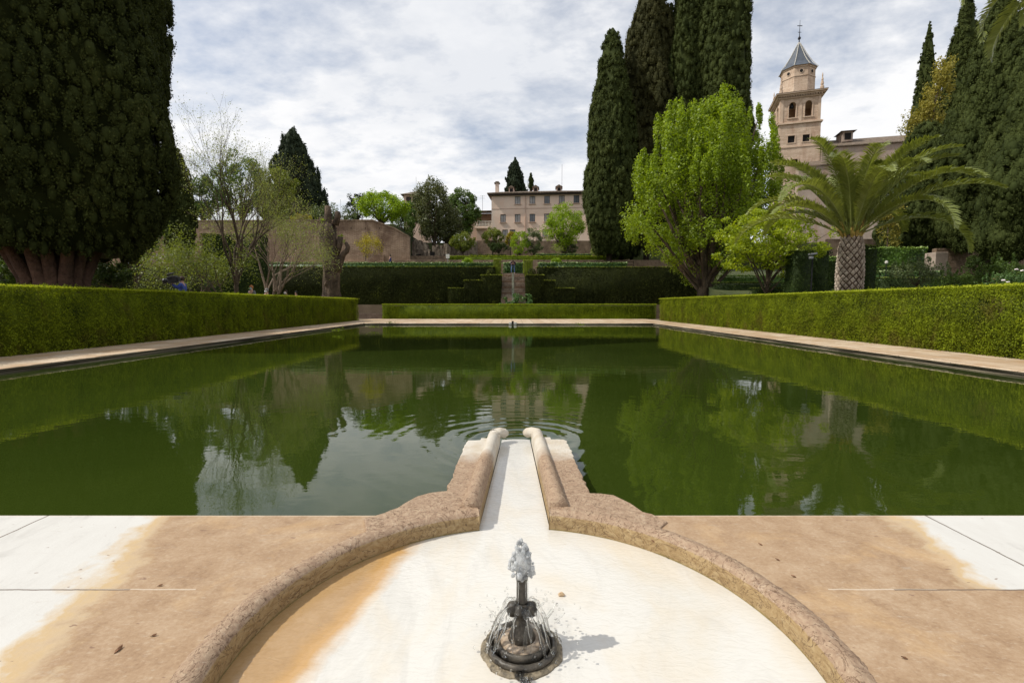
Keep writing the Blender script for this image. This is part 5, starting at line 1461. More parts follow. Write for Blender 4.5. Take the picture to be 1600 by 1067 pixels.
tpx('shrub', 812, 404, 357, 17, 67, T3, 'lime', 'loose yellow green shrub in front of the house, left of its neighbour', CT, seed=55, leaf=.17, nclump=60, nleaf=70, trunk_r=.12, cat='shrub', jit=1.2)
tpx('shrub', 833, 402, 354, 18, 68, T3, 'olive', 'loose grey green shrub in the middle of the house front', CT, seed=56, leaf=.17, nclump=60, nleaf=70, trunk_r=.12, cat='shrub', jit=1.2)
tpx('shrub', 890, 400, 378, 15, 72, T3, 'olive', 'grey green shrub under the bright yellow green tree', CT, seed=57, leaf=.17, nclump=50, nleaf=60, trunk_r=.1, cat='shrub')
tpx('shrub', 936, 404, 375, 16, 63, T3, 'pale', 'pale round shrub left of the cypress trunk', CT, seed=58, leaf=.16, nclump=50, nleaf=80, trunk_r=.08, cat='shrub')
tpx('round_bush', 730.5, 416, 402, 9.5, 54.2, T2, 'lime', 'small round yellow green bush left of the stairs above the hedge', 'round bushes above the tall hedge', seed=59, leaf=.11, nclump=40, nleaf=90, trunk_r=.06, rc=.3, cat='bush', fork=0)
tpx('round_bush', 869, 416, 402, 9, 54.2, T2, 'lime', 'small round yellow green bush right of the stairs above the hedge', 'round bushes above the tall hedge', seed=60, leaf=.11, nclump=40, nleaf=90, trunk_r=.06, rc=.3, cat='bush', fork=0)

tpx('broadleaf_tree', 205, 425, 262, 52, 40, 0, 'mid', 'dark leafy tree mostly hidden behind the huge cypress', 'trees behind the left hedge', seed=134, leaf=.2, nclump=140, nleaf=130, trunk_r=.3)
tpx('broadleaf_tree', 60, 425, 240, 70, 36, 0, 'mid', 'leafy tree seen under the crown of the huge cypress at far left', 'trees behind the left hedge', seed=135, leaf=.2, nclump=140, nleaf=130, trunk_r=.3)
# ---- big bright green tree
tree('ginkgo_tree', (14.2, 36.0, 0), at(1095, 160, 36).z, 6.0, 4.8, at(1095, 448, 36).z, 'ginkgo', 'big bright green tree with upswept shoots behind the right hedge', 'trees behind the right hedge',
     seed=71, leaf=.17, nclump=210, nleaf=400, rc=.14, trunk_r=.60, bark='bark', cone=.22, wva=.24, shoots=110, lean=(0.1, 0), fork=0.05, jit=.75, nlimb=45, inner=.18, squash=1.3)
# ---- small yellow green tree
tree('maple_tree', (14.2, 27.4, 0), at(1200, 308, 27.4).z, 3.4, 2.8, at(1200, 440, 27.4).z, 'maple', 'smaller yellow green tree with thin trunk between the big green tree and the palm', 'trees behind the right hedge',
     seed=72, leaf=.15, nclump=150, nleaf=120, rc=.17, trunk_r=.12, lean=(0.2, 0), fork=0.45, jit=.9, nlimb=50, inner=.12, squash=.55)

# ---- open branched trees
def bare_tree(name, base, h, label, group, mat, seed, levels=6, tr0=.16, leaf=.06, per=10, spread=.55, first=.22, lean=(0, 0), kids=(2, 3), shrink=.76, upb=.25, bark='bark', cat='tree', spr=.16, trunk_n=1):
    rg3 = random.Random(seed); rng = np.random.default_rng(seed)
    t0 = empty(name, base, label, cat, group)
    b = MB(); tips = []
    L0 = h * first
    def grow(p, d, ln, r, lv):
        pts = [p]; n_ = 4; cur = p.copy(); dd = d.copy()
        for i in range(n_):
            dd = (dd + Vector((rg3.uniform(-1, 1), rg3.uniform(-1, 1), rg3.uniform(-.6, .8))) * .10).normalized()
            cur = cur + dd * ln / n_; pts.append(cur.copy())
        r1 = r * .72
        b.tube(pts, [r + (r1 - r) * i / n_ for i in range(n_ + 1)], 8 if lv < 2 else (5 if lv < 4 else 3), cap=False)
        if lv >= 3: tips.extend([q_.copy() for q_ in pts[2:]])
        if lv >= levels: return
        k = rg3.choice(kids) + (1 if lv == 0 else 0)
        for j in range(k):
            ax = Vector((rg3.gauss(0, 1), rg3.gauss(0, 1), rg3.gauss(0, .6))); ax = (ax - ax.dot(dd) * dd)
            if ax.length < .05: continue
            ax.normalize()
            a = spread * rg3.uniform(.45, 1.25) * (0.6 if j == 0 else 1)
            nd = (dd * math.cos(a) + ax * math.sin(a) + Vector((0, 0, upb * .3))).normalized()
            grow(cur, nd, ln * shrink * rg3.uniform(.8, 1.15), r1 * (.85 if j == 0 else .66), lv + 1)
    for k in range(trunk_n):
        d0 = Vector((lean[0] + (rg3.uniform(-.35, .35) if trunk_n > 1 else 0), lean[1] + (rg3.uniform(-.3, .3) if trunk_n > 1 else 0), 1)).normalized()
        grow(Vector(base) + Vector((0, 0, -.15)), d0, L0, tr0, 0)
    b.build('trunk', L[bark], t0, smooth=True)
    T = np.array([tuple(x) for x in tips])
    P = np.repeat(T, per, 0) + rng.normal(size=(len(T) * per, 3)) * spr
    Q = leaves(P, unit(rng, len(P)) + np.array([0, 0, .4]), leaf, leaf * .7, rng)
    leafobj('crown', Q, L[mat], t0, rng)
    return t0
bare_tree('open_tree', (-15.0, 26.6, 0), 9.3, 'half bare tree with young leaves rising above the left hedge', 'open trees at the left', 'pale', 81, levels=7, tr0=.15, leaf=.06, per=1, spread=.46, first=.27, lean=(.0, 0), shrink=.79, spr=.14, trunk_n=2)
bare_tree('open_tree', (-15.9, 31.5, 0), 9.6, 'twiggy blossoming tree with pinkish branches left of the pollarded trunk', 'open trees at the left', 'pale', 82, levels=6, tr0=.13, leaf=.075, per=2, spread=.72, first=.24, lean=(.12, 0), shrink=.76, spr=.25, bark='bark_pale', trunk_n=3)
bare_tree('open_tree', (-14.9, 25.8, 0), 4.9, 'low leafy tree with fresh green leaves right above the left hedge', 'open trees at the left', 'shade_green', 83, levels=6, tr0=.08, leaf=.085, per=4, spread=.85, first=.30, lean=(-.12, 0), shrink=.80, spr=.2, upb=.0)
bare_tree('open_tree', (-19.6, 30.0, 0), 5.2, 'leafy green tree beside the huge cypress', 'open trees at the left', 'shade_green', 84, levels=6, tr0=.12, leaf=.10, per=3, spread=.8, first=.28, shrink=.78, spr=.3)
bare_tree('open_tree', (at(570, 410, 56).x, 56, T2), 5.6, 'umbrella shaped bare tree with a few yellow leaves in front of the brick wall', 'open trees at the left', 'yellow', 85, levels=6, tr0=.11, leaf=.13, per=2, spread=.62, first=.20, shrink=.84, spr=.15, bark='bark_pale', upb=.35)
bare_tree('open_tree', (at(868, 410, 66).x, 66, T3 + .2), 2.6, 'low bare pale shrub under the yellow green tree near the house', 'open trees at the left', 'pale', 86, levels=5, tr0=.05, leaf=.1, per=1, spread=.6, first=.25, shrink=.82, spr=.1, bark='bark_pale', cat='shrub')

# ---- pollarded trunk
def pollard():
    base = Vector((-14.7, 39.3, 0)); rg3 = random.Random(9)
    t0 = empty('pollarded_tree', base, 'thick gnarled brown pollarded trunk without crown at the end of the left hedge', 'tree')
    b = MB(); n = 26; m_ = 30; V = []; F = []
    H = at(518, 350, 39.3).z
    for i in range(n):
        t = i / (n - 1); z = -.2 + t * (H + .2)
        r = np.interp(t, [0, .12, .35, .55, .75, .92, 1], [.98, .70, .60, .60, .66, .62, .46])
        for k in range(m_):
            a = 2 * math.pi * k / m_
            rr = r * (1 + .16 * math.sin(a * 4 + t * 5) + .10 * math.sin(a * 7 - t * 9 + 1) + .05 * math.sin(a * 11 + t * 22) + rg3.uniform(-.02, .02))
            V.append((base.x + .12 * math.sin(t * 4) + rr * math.cos(a), base.y + rr * math.sin(a), z + .10 * math.sin(a * 3) * t))
    for i in range(n - 1):
        for k in range(m_):
            k2 = (k + 1) % m_; F.append((i * m_ + k, i * m_ + k2, (i + 1) * m_ + k2, (i + 1) * m_ + k))
    F.append(tuple(range((n - 1) * m_, n * m_)))
    b.add(V, F)
    q_ = lambda px, py, dy=0: at(px, py, 39.3 + dy)
    b.tube([q_(513, 372), q_(511, 350), q_(513, 336), q_(512, 322)], [.40, .33, .28, .22], 10)
    b.tube([q_(524, 352), q_(528, 338), q_(527, 331)], [.26, .24, .20], 10)
    b.tube([q_(507, 350), q_(503, 344), q_(501, 340)], [.24, .2, .16], 10)
    b.tube([q_(526, 425), q_(532, 408), q_(536, 398), q_(542, 392), q_(544, 386), q_(540, 379)], [.34, .27, .22, .20, .18, .13], 10)
    b.tube([q_(524, 398), q_(530, 382), q_(532, 370)], [.30, .26, .20], 10)
    b.tube([q_(512, 352), q_(519, 380), q_(512, 410), q_(520, 440), q_(512, 462)], [.22, .30, .34, .30, .40], 10)
    for k in range(14):
        a = rg3.uniform(0, 6.28); z = rg3.uniform(.6, H - .3)
        blob(b, (base.x + .6 * math.cos(a), base.y + .6 * math.sin(a), z), (.13, .13, .17), rg3, sub=2, rough=.3)
    b.build('trunk', L['bark'], t0, smooth=True)
    rng = np.random.default_rng(4)
    C = [tuple(q_(*p)) for p in ((501, 364), (534, 369), (538, 378), (520, 389), (505, 344, -.3), (528, 444), (531, 368))]
    P, N = ball_leaves(C, [.22] * len(C), 26, rng, jit=1.0, shell=.3)
    leafobj('shoots', leaves(P, N, .11, .07, rng), L['lime'], t0, rng)
pollard()

# ---- palms
def palm(name, base, ctop, tw, FL, label, seed, nf=38, rows=15, elevs=None, hide_low=False):
    rg3 = random.Random(seed); rng = np.random.default_rng(seed)
    t0 = empty(name, base, label, 'palm', 'palms')
    bx, by, bz = base; H = ctop - bz
    b = MB(); b.lathe([(tw * .62, bz - .2), (tw * .56, bz + H * .3), (tw * .60, bz + H * .62), (tw * .54, bz + H * .85), (tw * .40, bz + H * .97), (tw * .22, ctop + .1)], (bx, by), 24)
    tr_ = b.build('trunk', L['boots_gap'], t0, smooth=True)
    b = MB()
    ncol = 13; rh = H / rows * 1.0
    nr = rows * 2
    for r in range(nr):
        z = bz + (r + .5) * H / nr
        if z > bz + H * .97: break
        rad = np.interp((z - bz) / H, [0, .3, .62, .85, .97, 1], [.62, .56, .60, .54, .42, .3]) * tw
        for c in range(ncol):
            a = 2 * math.pi * (c + .5 * (r % 2)) / ncol
            hw = math.pi / ncol * .86; hh = H / nr * .88
            s_ = rg3.uniform(.68, 1.0); dz = rg3.uniform(-.03, .03)
            P_ = []
            for (da, dzz, o_) in ((-hw, 0, .012), (0, -hh, .012), (hw, 0, .012), (0, hh, .03)):
                aa = a + da * s_; ro = rad + o_
                P_.append((bx + ro * math.cos(aa), by + ro * math.sin(aa), z + dzz * s_ + dz))
            ctr = (bx + (rad + .055) * math.cos(a), by + (rad + .055) * math.sin(a), z + dz + .01)
            In = [(bx + (rad - .06) * math.cos(a + da), by + (rad - .06) * math.sin(a + da), z + dzz) for (da, dzz) in ((-hw, 0), (0, -hh), (hw, 0), (0, hh))]
            b.add(P_ + [ctr] + In, [(0, 1, 4), (1, 2, 4), (2, 3, 4), (3, 0, 4), (0, 5, 6, 1), (1, 6, 7, 2), (2, 7, 8, 3), (3, 8, 5, 0)])
    b.build('leaf_scars', L['boots'], tr_)
    # stumps and stalks round the crown's heart
    b = MB()
    for k in range(46):
        a = rg3.uniform(0, 6.28); e = R(rg3.uniform(58, 86)); l = rg3.uniform(.3, .95); r0 = tw * .36
        p0 = Vector((bx + r0 * math.cos(a), by + r0 * math.sin(a), ctop - .18)); d = Vector((math.cos(a) * math.cos(e), math.sin(a) * math.cos(e), math.sin(e)))
        b.tube([p0, p0 + d * l * .5, p0 + d * l], [.035, .028, .010], 5)
    b.build('crown_shaft', L['orange_palm'], t0)
    ga = 2.39996
    for k in range(nf):
        az = k * ga + rg3.uniform(-.2, .2)
        el = R(elevs(k / nf, rg3))
        ln = FL * rg3.uniform(.86, 1.1) * (0.78 if k / nf > .85 else 1)
        d = Vector((math.cos(az) * math.cos(el), math.sin(az) * math.cos(el), math.sin(el)))
        p = Vector((bx + tw * .26 * math.cos(az), by + tw * .26 * math.sin(az), ctop - .05))
        side = Vector((-math.sin(az), math.cos(az), 0)); ns = 26
        pts = [p.copy()]; dirs = [d.copy()]
        bendtot = R(rg3.uniform(75, 125)) * (1.0 if el < R(62) else .85)
        twist = rg3.uniform(-.35, .35)
        for i in range(ns):
            t = (i + 1) / ns
            # droop grows towards the tip
            ang = bendtot * (2.2 * t ** 1.2) / ns * .9
            dn = Vector((0, 0, -1)); ax = d.cross(dn)
            if ax.length > 1e-3:
                ax.normalize(); d = Matrix.Rotation(ang, 3, ax) @ d
            d = (d + side * twist * .012).normalized()
            p = p + d * ln / ns
            pts.append(p.copy()); dirs.append(d.copy())
        fb = MB(); fb.tube(pts, [.032 * (1 - .88 * i / ns) + .003 for i in range(ns + 1)], 5, cap=False)
        # leaflets
        nl = 100; QL = []
        for sgn in (-1, 1):
            for j in range(nl):
                t = .13 + .86 * (j + rg3.uniform(-.3, .3)) / nl; f = t * ns; i = min(int(f), ns - 1); fr = f - i
                pp = pts[i].lerp(pts[i + 1], fr); dd = dirs[i].lerp(dirs[i + 1], fr).normalized()
                up = side.cross(dd).normalized()
                if up.z < 0: up = -up
                sl = np.interp(t, [.13, .25, .5, .8, 1], [.16, .42, .58, .46, .16]) * FL / 4.5 * rg3.uniform(.85, 1.1)
                fold = .55 + rg3.uniform(-.25, .25)
                ldr = (side * sgn * .80 + up * (fold - .1) + dd * .75).normalized()
                tip = pp + ldr * sl * .6 + (ldr + Vector((0, 0, -.45))).normalized() * sl * .4
                mid = pp + ldr * sl * .55
                w = dd.cross(ldr).cross(ldr).normalized() * .027 * FL / 4.5
                QL.append([pp - w * .5, mid - w, mid + w, pp + w * .5]); QL.append([mid - w, tip, tip, mid + w])
        Q = np.array([[tuple(v) for v in q4] for q4 in QL]).reshape(-1, 3)
        nq = len(Q) // 4
        V = np.concatenate([Q, np.array(fb.V)]); F = [tuple(range(4 * i, 4 * i + 4)) if i % 2 == 0 else (4 * i, 4 * i + 1, 4 * i + 3) for i in range(nq)] + [tuple(x + 4 * nq for x in f) for f in fb.F]
        base_r = rg3.uniform(.15, .75)
        rr = np.concatenate([np.clip(base_r + rng.normal(0, .12, nq), 0, 1), np.full(len(fb.F), .95)])
        mk('frond', V, F, L['palm'], t0, rnd=rr)
    return t0
def ev(t, g):
    return np.interp(t, [0, .25, .6, 1], [26, 48, 66, 82]) + g.uniform(-6, 6)
palm('palm_tree', (14.08, 20.3, 0), at(1331, 366, 20.3).z, .80, 4.55, 'feather palm with pale diamond patterned trunk behind the right hedge', 5, nf=38, rows=15, elevs=ev)
def ev2(t, g): return np.interp(t, [0, .5, 1], [-8, 30, 75]) + g.uniform(-8, 8)
palm('palm_tree', (19.5, 16.6, 0), 13.2, .8, 4.2, 'palm beyond the right edge with only frond tips in view at the top right corner', 6, nf=34, rows=30, elevs=ev2)

# ---- golden climber on the cypress
rng = np.random.default_rng(55)
C = []; Rr = []
for k in range(70):
    t = rng.uniform(0, 1); px = np.interp(t, [0, .3, .6, 1], [1478, 1466, 1450, 1446]) + rng.normal(0, 12); py = 92 + t * 130 + rng.normal(0, 5)
    c = at(px, py, 47.0 + rng.uniform(-.5, .7)); C.append(tuple(c)); Rr.append(rng.uniform(.35, .8))
P, N = ball_leaves(C, np.array(Rr), 70, rng, jit=1.1, shell=.3)
P[:, 2] -= np.abs(rng.normal(0, .25, len(P)))
cl_ = empty('climber', (at(1460, 300, 47).x, 47, 4.2), 'golden yellow climbing plant hanging on the tall right cypress', 'climbing plant')
leafobj('foliage', leaves(P, N, .22, .12, rng), L['wisteria'], cl_, rng)
b = MB(); limb(b, (at(1460, 300, 47).x, 47, 4.0), at(1452, 215, 47), .12, .08, rg, .05, 8); limb(b, at(1452, 215, 47), at(1470, 100, 47), .08, .03, rg, .05, 8); b.build('stem', L['bark'], cl_)
C = [tuple(at(1385 + rng.uniform(-14, 22), 335 + rng.uniform(-12, 48), 42)) for k in range(30)]
P, N = ball_leaves(C, rng.uniform(.25, .6, 30), 60, rng, jit=1.1, shell=.3)
cl2 = empty('climber', (at(1390, 400, 42).x, 42, 3.2), 'light green climber at the left edge of the low bushy cypress', 'climbing plant')
leafobj('foliage', leaves(P, N, .17, .1, rng), L['wisteria'], cl2, rng)
b = MB(); limb(b, (at(1390, 400, 42).x, 42, 3.0), at(1388, 350, 42), .08, .04, rg, .05, 8); b.build('stem', L['bark'], cl2)
antenna(at(1425, 212, 60).x, 130, T4, 1.0, 'short distant mast', 0) if False else None

# ---- hedges and shrubs in the garden at right
def hb(px0, px1, pyt, Y, dY, zb, mat, lab, sd_, leaf=.07, dens=420, faces=None, grp='hedges of the right garden'):
    a_ = at(px0, pyt, Y); c_ = at(px1, pyt, Y)
    xa_ = max(a_.x, 13.8, .41 * Y) if px0 > 800 else a_.x
    return hedge('garden_hedge', [(xa_, c_.x, Y, Y + dY, zb, (a_.z + c_.z) / 2)], L[mat], leaf, dens, faces or {'-y': 1, '+z': 1.4, '-x': .8, '+x': .4}, lab, 'hedge', grp, rough=.05, seed=sd_)
hb(1243, 1275, 391, 25.0, 1.2, .3, 'box', 'dark clipped hedge block between the small tree and the palm, front one', 101)
hb(1270, 1302, 388, 27.0, 1.2, .5, 'box', 'dark clipped hedge block just left of the palm trunk, rear one', 102)
hb(1347, 1379, 384, 21.5, 1.2, .3, 'box', 'dark clipped hedge block right of the palm trunk', 103)
hb(1110, 1290, 450, 27.5, .8, .9, 'box', 'lowest clipped hedge row left of the palm', 104)
hb(1120, 1300, 441.5, 33, .8, 1.6, 'box', 'middle clipped hedge row left of the palm', 105)
hb(1130, 1310, 431, 39, .8, 2.4, 'ivy', 'upper leafy hedge row left of the palm', 106, leaf=.12, dens=200)
hb(1380, 1560, 434, 27, .9, 1.0, 'box', 'low clipped hedge row right of the palm', 107)
hb(1380, 1430, 417, 33, .8, 1.6, 'box', 'rear low clipped hedge row right of the palm', 108)
hb(1380, 1475, 425, 30, 1.6, 1.2, 'laurel', 'loose glossy planting between the low hedges right of the palm', 109, leaf=.13, dens=160)
hb(1292, 1345, 408, 34, 1.0, 1.8, 'box', 'clipped hedge seen behind the palm trunk', 110)
hb(1362, 1450, 388, 40.5, 1.6, 2.6, 'ivy', 'bright ivy covered wall right of the palm', 111, leaf=.17, dens=170)
hb(1300, 1370, 402, 41, 1.0, 2.6, 'ivy', 'bright leafy hedge behind the palm trunk', 112, leaf=.17, dens=150)
SH = 'shrubs above the right hedge'
tpx('rose_bush', 1437, 448, 406, 42, 19.5, 0, 'olive', 'grey green rose bush right of the palm above the hedge', SH, seed=121, leaf=.06, nclump=90, nleaf=60, trunk_r=.03, cat='shrub', jit=1.2, rc=.16, fork=0, shoots=25, inner=.1)
tpx('rose_bush', 1508, 455, 424, 40, 18.2, 0, 'mid', 'low green bush in front of the brown wall at right', SH, seed=122, leaf=.06, nclump=80, nleaf=60, trunk_r=.03, cat='shrub', jit=1.2, rc=.16, fork=0, shoots=15, inner=.1)
tpx('rose_bush', 1572, 450, 402, 34, 17.5, 0, 'mid', 'dark green bush near the right edge above the hedge', SH, seed=123, leaf=.07, nclump=80, nleaf=70, trunk_r=.03, cat='shrub', jit=1.2, rc=.18, fork=0, shoots=20, inner=.1)
tpx('rose_bush', 1588, 455, 424, 38, 15.8, 0, 'rose', 'reddish flowering rose bush at the right edge above the hedge', SH, seed=124, leaf=.055, nclump=90, nleaf=70, trunk_r=.03, cat='shrub', jit=1.2, rc=.15, fork=0, shoots=20, inner=.1)
tpx('shrub', 1535, 430, 395, 26, 33, 2.0, 'box', 'round dark bush beside the trunk of the wide cypress', SH, seed=125, leaf=.1, nclump=60, nleaf=80, trunk_r=.05, cat='shrub', rc=.25, fork=0)
for i, (px, py, Y) in enumerate(((1588, 421, 15.4), (1597, 423, 15.5), (1568, 438, 15.3), (1575, 441, 15.2))):
    c = at(px, py, Y); b = MB()
    for k in range(9):
        a = k * 2.4; r = .012 * k ** .5
        blob(b, (c.x + r * math.cos(a), Y + r * math.sin(a), c.z + .01 * math.sin(k)), (.03, .03, .018), rg, sub=1, rough=.3)
    o = b.build('rose_flower', L['petal'])
    tag(o, ['pale rose bloom at the right edge, upper left of the top pair', 'pale rose bloom at the very right edge of the top pair', 'pale rose bloom at the bottom of the reddish bush, left one', 'pale rose bloom at the bottom of the reddish bush, right one'][i], 'flower', 'pale roses')
# left side, behind the hedge
tpx('shrub', 18, 455, 404, 40, 18.5, 0, 'mid', 'leafy green shrub at the left edge beside the cypress trunk', 'shrubs behind the left hedge', seed=131, leaf=.11, nclump=80, nleaf=70, trunk_r=.05, cat='shrub', jit=1.1, fork=0)
tpx('shrub', 168, 450, 402, 34, 22, 0, 'box', 'dark leafy shrub right of the huge cypress trunk', 'shrubs behind the left hedge', seed=132, leaf=.12, nclump=70, nleaf=60, trunk_r=.05, cat='shrub', jit=1.1, fork=0)
a_ = at(312, 362, 45.5); c_ = at(410, 362, 45.5)
hedge('garden_hedge', [(a_.x, c_.x, 45.5, 46.6, 0, at(360, 366, 45.5).z)], L['box'], .12, 220, {'-y': 1, '+z': 1, '+x': 1}, 'big dark square hedge block behind the open trees at left', 'hedge', rough=.08, seed=141)
hb(-60, 190, 425, 30, 1.2, 0, 'hedge_shaded', 'dark hedge behind the trunk of the huge cypress', 142, leaf=.1, dens=200, grp='hedges behind the left hedge')

# ================================================================== SMALL THINGS
def spot(px, py, Y, z, lab):
    c = at(px, py, Y); t = empty('spotlight', (c.x, Y, z), lab, 'spotlight', 'small white spotlights')
    MB().tube([(c.x, Y, z), (c.x, Y, c.z - .04)], .02, 6).build('pole', iron, t)
    MB().lathe([(.05, c.z - .05), (.08, c.z), (.08, c.z + .10), (.03, c.z + .13)], (c.x, Y), 10).build('lamp_head', white_paint, t)
spot(1385, 411, 29, zr(29), 'small white spotlight on a thin pole right of the palm')
c = at(1270, 397, 24.7); t = empty('floodlight', (c.x, 24.7, 0.3), 'grey floodlight bracket in front of the dark hedge block left of the palm', 'floodlight')
MB().tube([(c.x, 24.7, .2), (c.x, 24.7, c.z - .1)], .03, 6).build('pole', iron, t); MB(Matrix.Translation((c.x, 24.7, c.z)) @ Matrix.Rotation(R(-8), 4, 'Y')).box(-.16, .16, -.12, .12, -.03, .05).build('lamp_head', steel, t)
MB().box(c.x - .14, c.x - .02, 24.6, 24.8, c.z - .24, c.z - .12).build('junction_box', steel, t)
c = at(699.5, 400.5, 59.4); t = empty('information_sign', (c.x, 59.4, T2), 'small white information sign on a post above the hedge', 'sign')
MB().box(c.x - .22, c.x + .22, 59.38, 59.44, c.z - .25, c.z + .25).build('panel', white_paint, t); MB().box(c.x - .03, c.x + .03, 59.45, 59.5, T2 - .1, c.z + .2).build('post', steel, t)
t = empty('wooden_fence', (at(962, 412, 56).x, 56, T2), 'low wooden crossed rail fence under the cypress trunks', 'fence')
xa, xb = at(925, 412, 56).x, at(990, 412, 56).x
for k in range(5):
    x = xa + (xb - xa) * k / 4; MB().box(x - .05, x + .05, 55.95, 56.05, T2 - .1, at(962, 407.5, 56).z).build('post', L['bark'], t)
MB().tube([(xa, 55.9, at(962, 409, 56).z), (xb, 55.9, at(962, 409, 56).z)], .045, 6).build('rail', L['bark'], t)
MB().tube([(xa, 55.9, at(962, 414, 56).z), (xb, 55.9, at(962, 414, 56).z)], .045, 6).build('rail', L['bark'], t)

# ================================================================== PEOPLE
skinm = plain('skin', (0.55, 0.33, 0.24), 0.6, var=.06)
def cloth(n, c): return plain(n, c, 0.9, var=.2, scale=14)
def skinmesh(name, joints, edges, radii, mat, parent, sub=2, root=0):
    me = bpy.data.meshes.new(name + '_s'); me.from_pydata([tuple(j) for j in joints], edges, [])
    ob = bpy.data.objects.new(name, me); COL.objects.link(ob)
    md = ob.modifiers.new('skin', 'SKIN'); 
    for i, v in enumerate(me.skin_vertices[0].data): v.radius = (radii[i], radii[i]); v.use_root = (i == root)
    s_ = ob.modifiers.new('sub', 'SUBSURF'); s_.levels = sub; s_.render_levels = sub
    dg = bpy.context.evaluated_depsgraph_get(); ev_ = ob.evaluated_get(dg); m2 = bpy.data.meshes.new_from_object(ev_)
    ob.modifiers.clear(); ob.data = m2; bpy.data.meshes.remove(me)
    m2.materials.clear(); m2.materials.append(mat)
    m2.polygons.foreach_set('use_smooth', np.ones(len(m2.polygons), dtype=bool))
    V = np.zeros(len(m2.vertices) * 3, dtype=np.float32); m2.vertices.foreach_get('co', V)
    V = V.reshape(-1, 3) - np.array(wloc(parent), dtype=np.float32); m2.vertices.foreach_set('co', V.ravel()); m2.update()
    ob.parent = parent
    return ob
def person(base, rot, label, top, bottom, hair, pose='stand', h=1.7, mask=None, grp=None, cap=None):
    t = empty('person', base, label, 'person', grp)
    s_ = h / 1.7
    J = {'pelvis': (0, 0, .95), 'waist': (0, 0, 1.08), 'chest': (0, -.01, 1.30), 'neck': (0, 0, 1.46), 'head0': (0, -.015, 1.53), 'head': (0, -.02, 1.61), 'crown': (0, -.01, 1.66),
         'shl': (-.18, 0, 1.40), 'shr': (.18, 0, 1.40), 'ell': (-.24, .02, 1.14), 'elr': (.24, .02, 1.14), 'wrl': (-.23, -.08, .90), 'wrr': (.23, -.08, .90), 'hal': (-.22, -.10, .82), 'har': (.22, -.10, .82),
         'hpl': (-.10, 0, .90), 'hpr': (.10, 0, .90), 'knl': (-.11, -.02, .50), 'knr': (.11, -.01, .50), 'anl': (-.11, .02, .09), 'anr': (.11, .02, .09), 'tol': (-.12, -.13, .03), 'tor': (.12, -.13, .03)}
    if pose == 'bend':       # leaning forward over the camera in the hands
        def lean(p, a=R(62)):
            x, y, z = p; z -= .95; return (x, y * math.cos(a) - z * math.sin(a), .95 + z * math.cos(a) + y * math.sin(a))
        for k in ('waist', 'chest', 'neck', 'head0', 'head', 'crown', 'shl', 'shr'): J[k] = lean(J[k])
        J['ell'] = (-.27, -.42, .98); J['elr'] = (.27, -.42, .98); J['wrl'] = (-.13, -.62, .94); J['wrr'] = (.13, -.62, .94); J['hal'] = (-.07, -.68, .96); J['har'] = (.07, -.68, .96)
        J['anl'] = (-.17, .02, .09); J['anr'] = (.17, .02, .09); J['tol'] = (-.19, -.12, .03); J['tor'] = (.19, -.12, .03); J['knl'] = (-.15, 0, .5); J['knr'] = (.15, 0, .5)
    if pose == 'shoulder':   # camera on the shoulder
        J['elr'] = (.30, -.12, 1.25); J['wrr'] = (.22, -.30, 1.42); J['har'] = (.20, -.36, 1.48); J['ell'] = (-.28, -.14, 1.18); J['wrl'] = (-.10, -.34, 1.38); J['hal'] = (-.04, -.38, 1.45)
    Mz = Matrix.Rotation(rot, 3, 'Z')
    names = list(J); pos = [Vector(base) + Mz @ (Vector(J[k]) * s_) for k in names]; ix = {k: i for i, k in enumerate(names)}
    E = [('pelvis', 'waist'), ('waist', 'chest'), ('chest', 'neck'), ('neck', 'head0'), ('head0', 'head'), ('head', 'crown'), ('chest', 'shl'), ('chest', 'shr'), ('shl', 'ell'), ('ell', 'wrl'), ('wrl', 'hal'), ('shr', 'elr'), ('elr', 'wrr'), ('wrr', 'har'),
         ('pelvis', 'hpl'), ('pelvis', 'hpr'), ('hpl', 'knl'), ('knl', 'anl'), ('anl', 'tol'), ('hpr', 'knr'), ('knr', 'anr'), ('anr', 'tor')]
    rad = {'pelvis': .13, 'waist': .12, 'chest': .14, 'neck': .055, 'head0': .07, 'head': .095, 'crown': .075, 'shl': .065, 'shr': .065, 'ell': .045, 'elr': .045, 'wrl': .03, 'wrr': .03, 'hal': .035, 'har': .035,
           'hpl': .095, 'hpr': .095, 'knl': .06, 'knr': .06, 'anl': .04, 'anr': .04, 'tol': .035, 'tor': .035}
    b_ = skinmesh('body', pos, [(ix[a], ix[b]) for a, b in E], [rad[k] * s_ for k in names], skinm, t)
    def sub(nm, keys, edges, grow_, mat):
        p = [pos[ix[k]] for k in keys]; skinmesh(nm, p, [(keys.index(a), keys.index(b)) for a, b in edges], [(rad[k] + grow_) * s_ for k in keys], mat, t)
    sub('jacket', ['waist', 'pelvis', 'chest', 'shl', 'shr', 'ell', 'elr', 'wrl', 'wrr'], [('pelvis', 'waist'), ('waist', 'chest'), ('chest', 'shl'), ('chest', 'shr'), ('shl', 'ell'), ('ell', 'wrl'), ('shr', 'elr'), ('elr', 'wrr')], .022, top)
    sub('trousers', ['pelvis', 'hpl', 'hpr', 'knl', 'knr', 'anl', 'anr'], [('pelvis', 'hpl'), ('pelvis', 'hpr'), ('hpl', 'knl'), ('knl', 'anl'), ('hpr', 'knr'), ('knr', 'anr')], .015, bottom)
    hd = pos[ix['head']]; cr = pos[ix['crown']]; upv = (cr - pos[ix['neck']]).normalized()
    fw = Mz @ Vector((0, -1, 0))
    if pose == 'bend': fw = (fw * .4 + Vector((0, 0, -1)) * .8).normalized()
    fw = (fw - fw.dot(upv) * upv).normalized(); sd2 = upv.cross(fw)
    b = MB(); hb_ = hd + upv * .035 * s_ - fw * .015 * s_
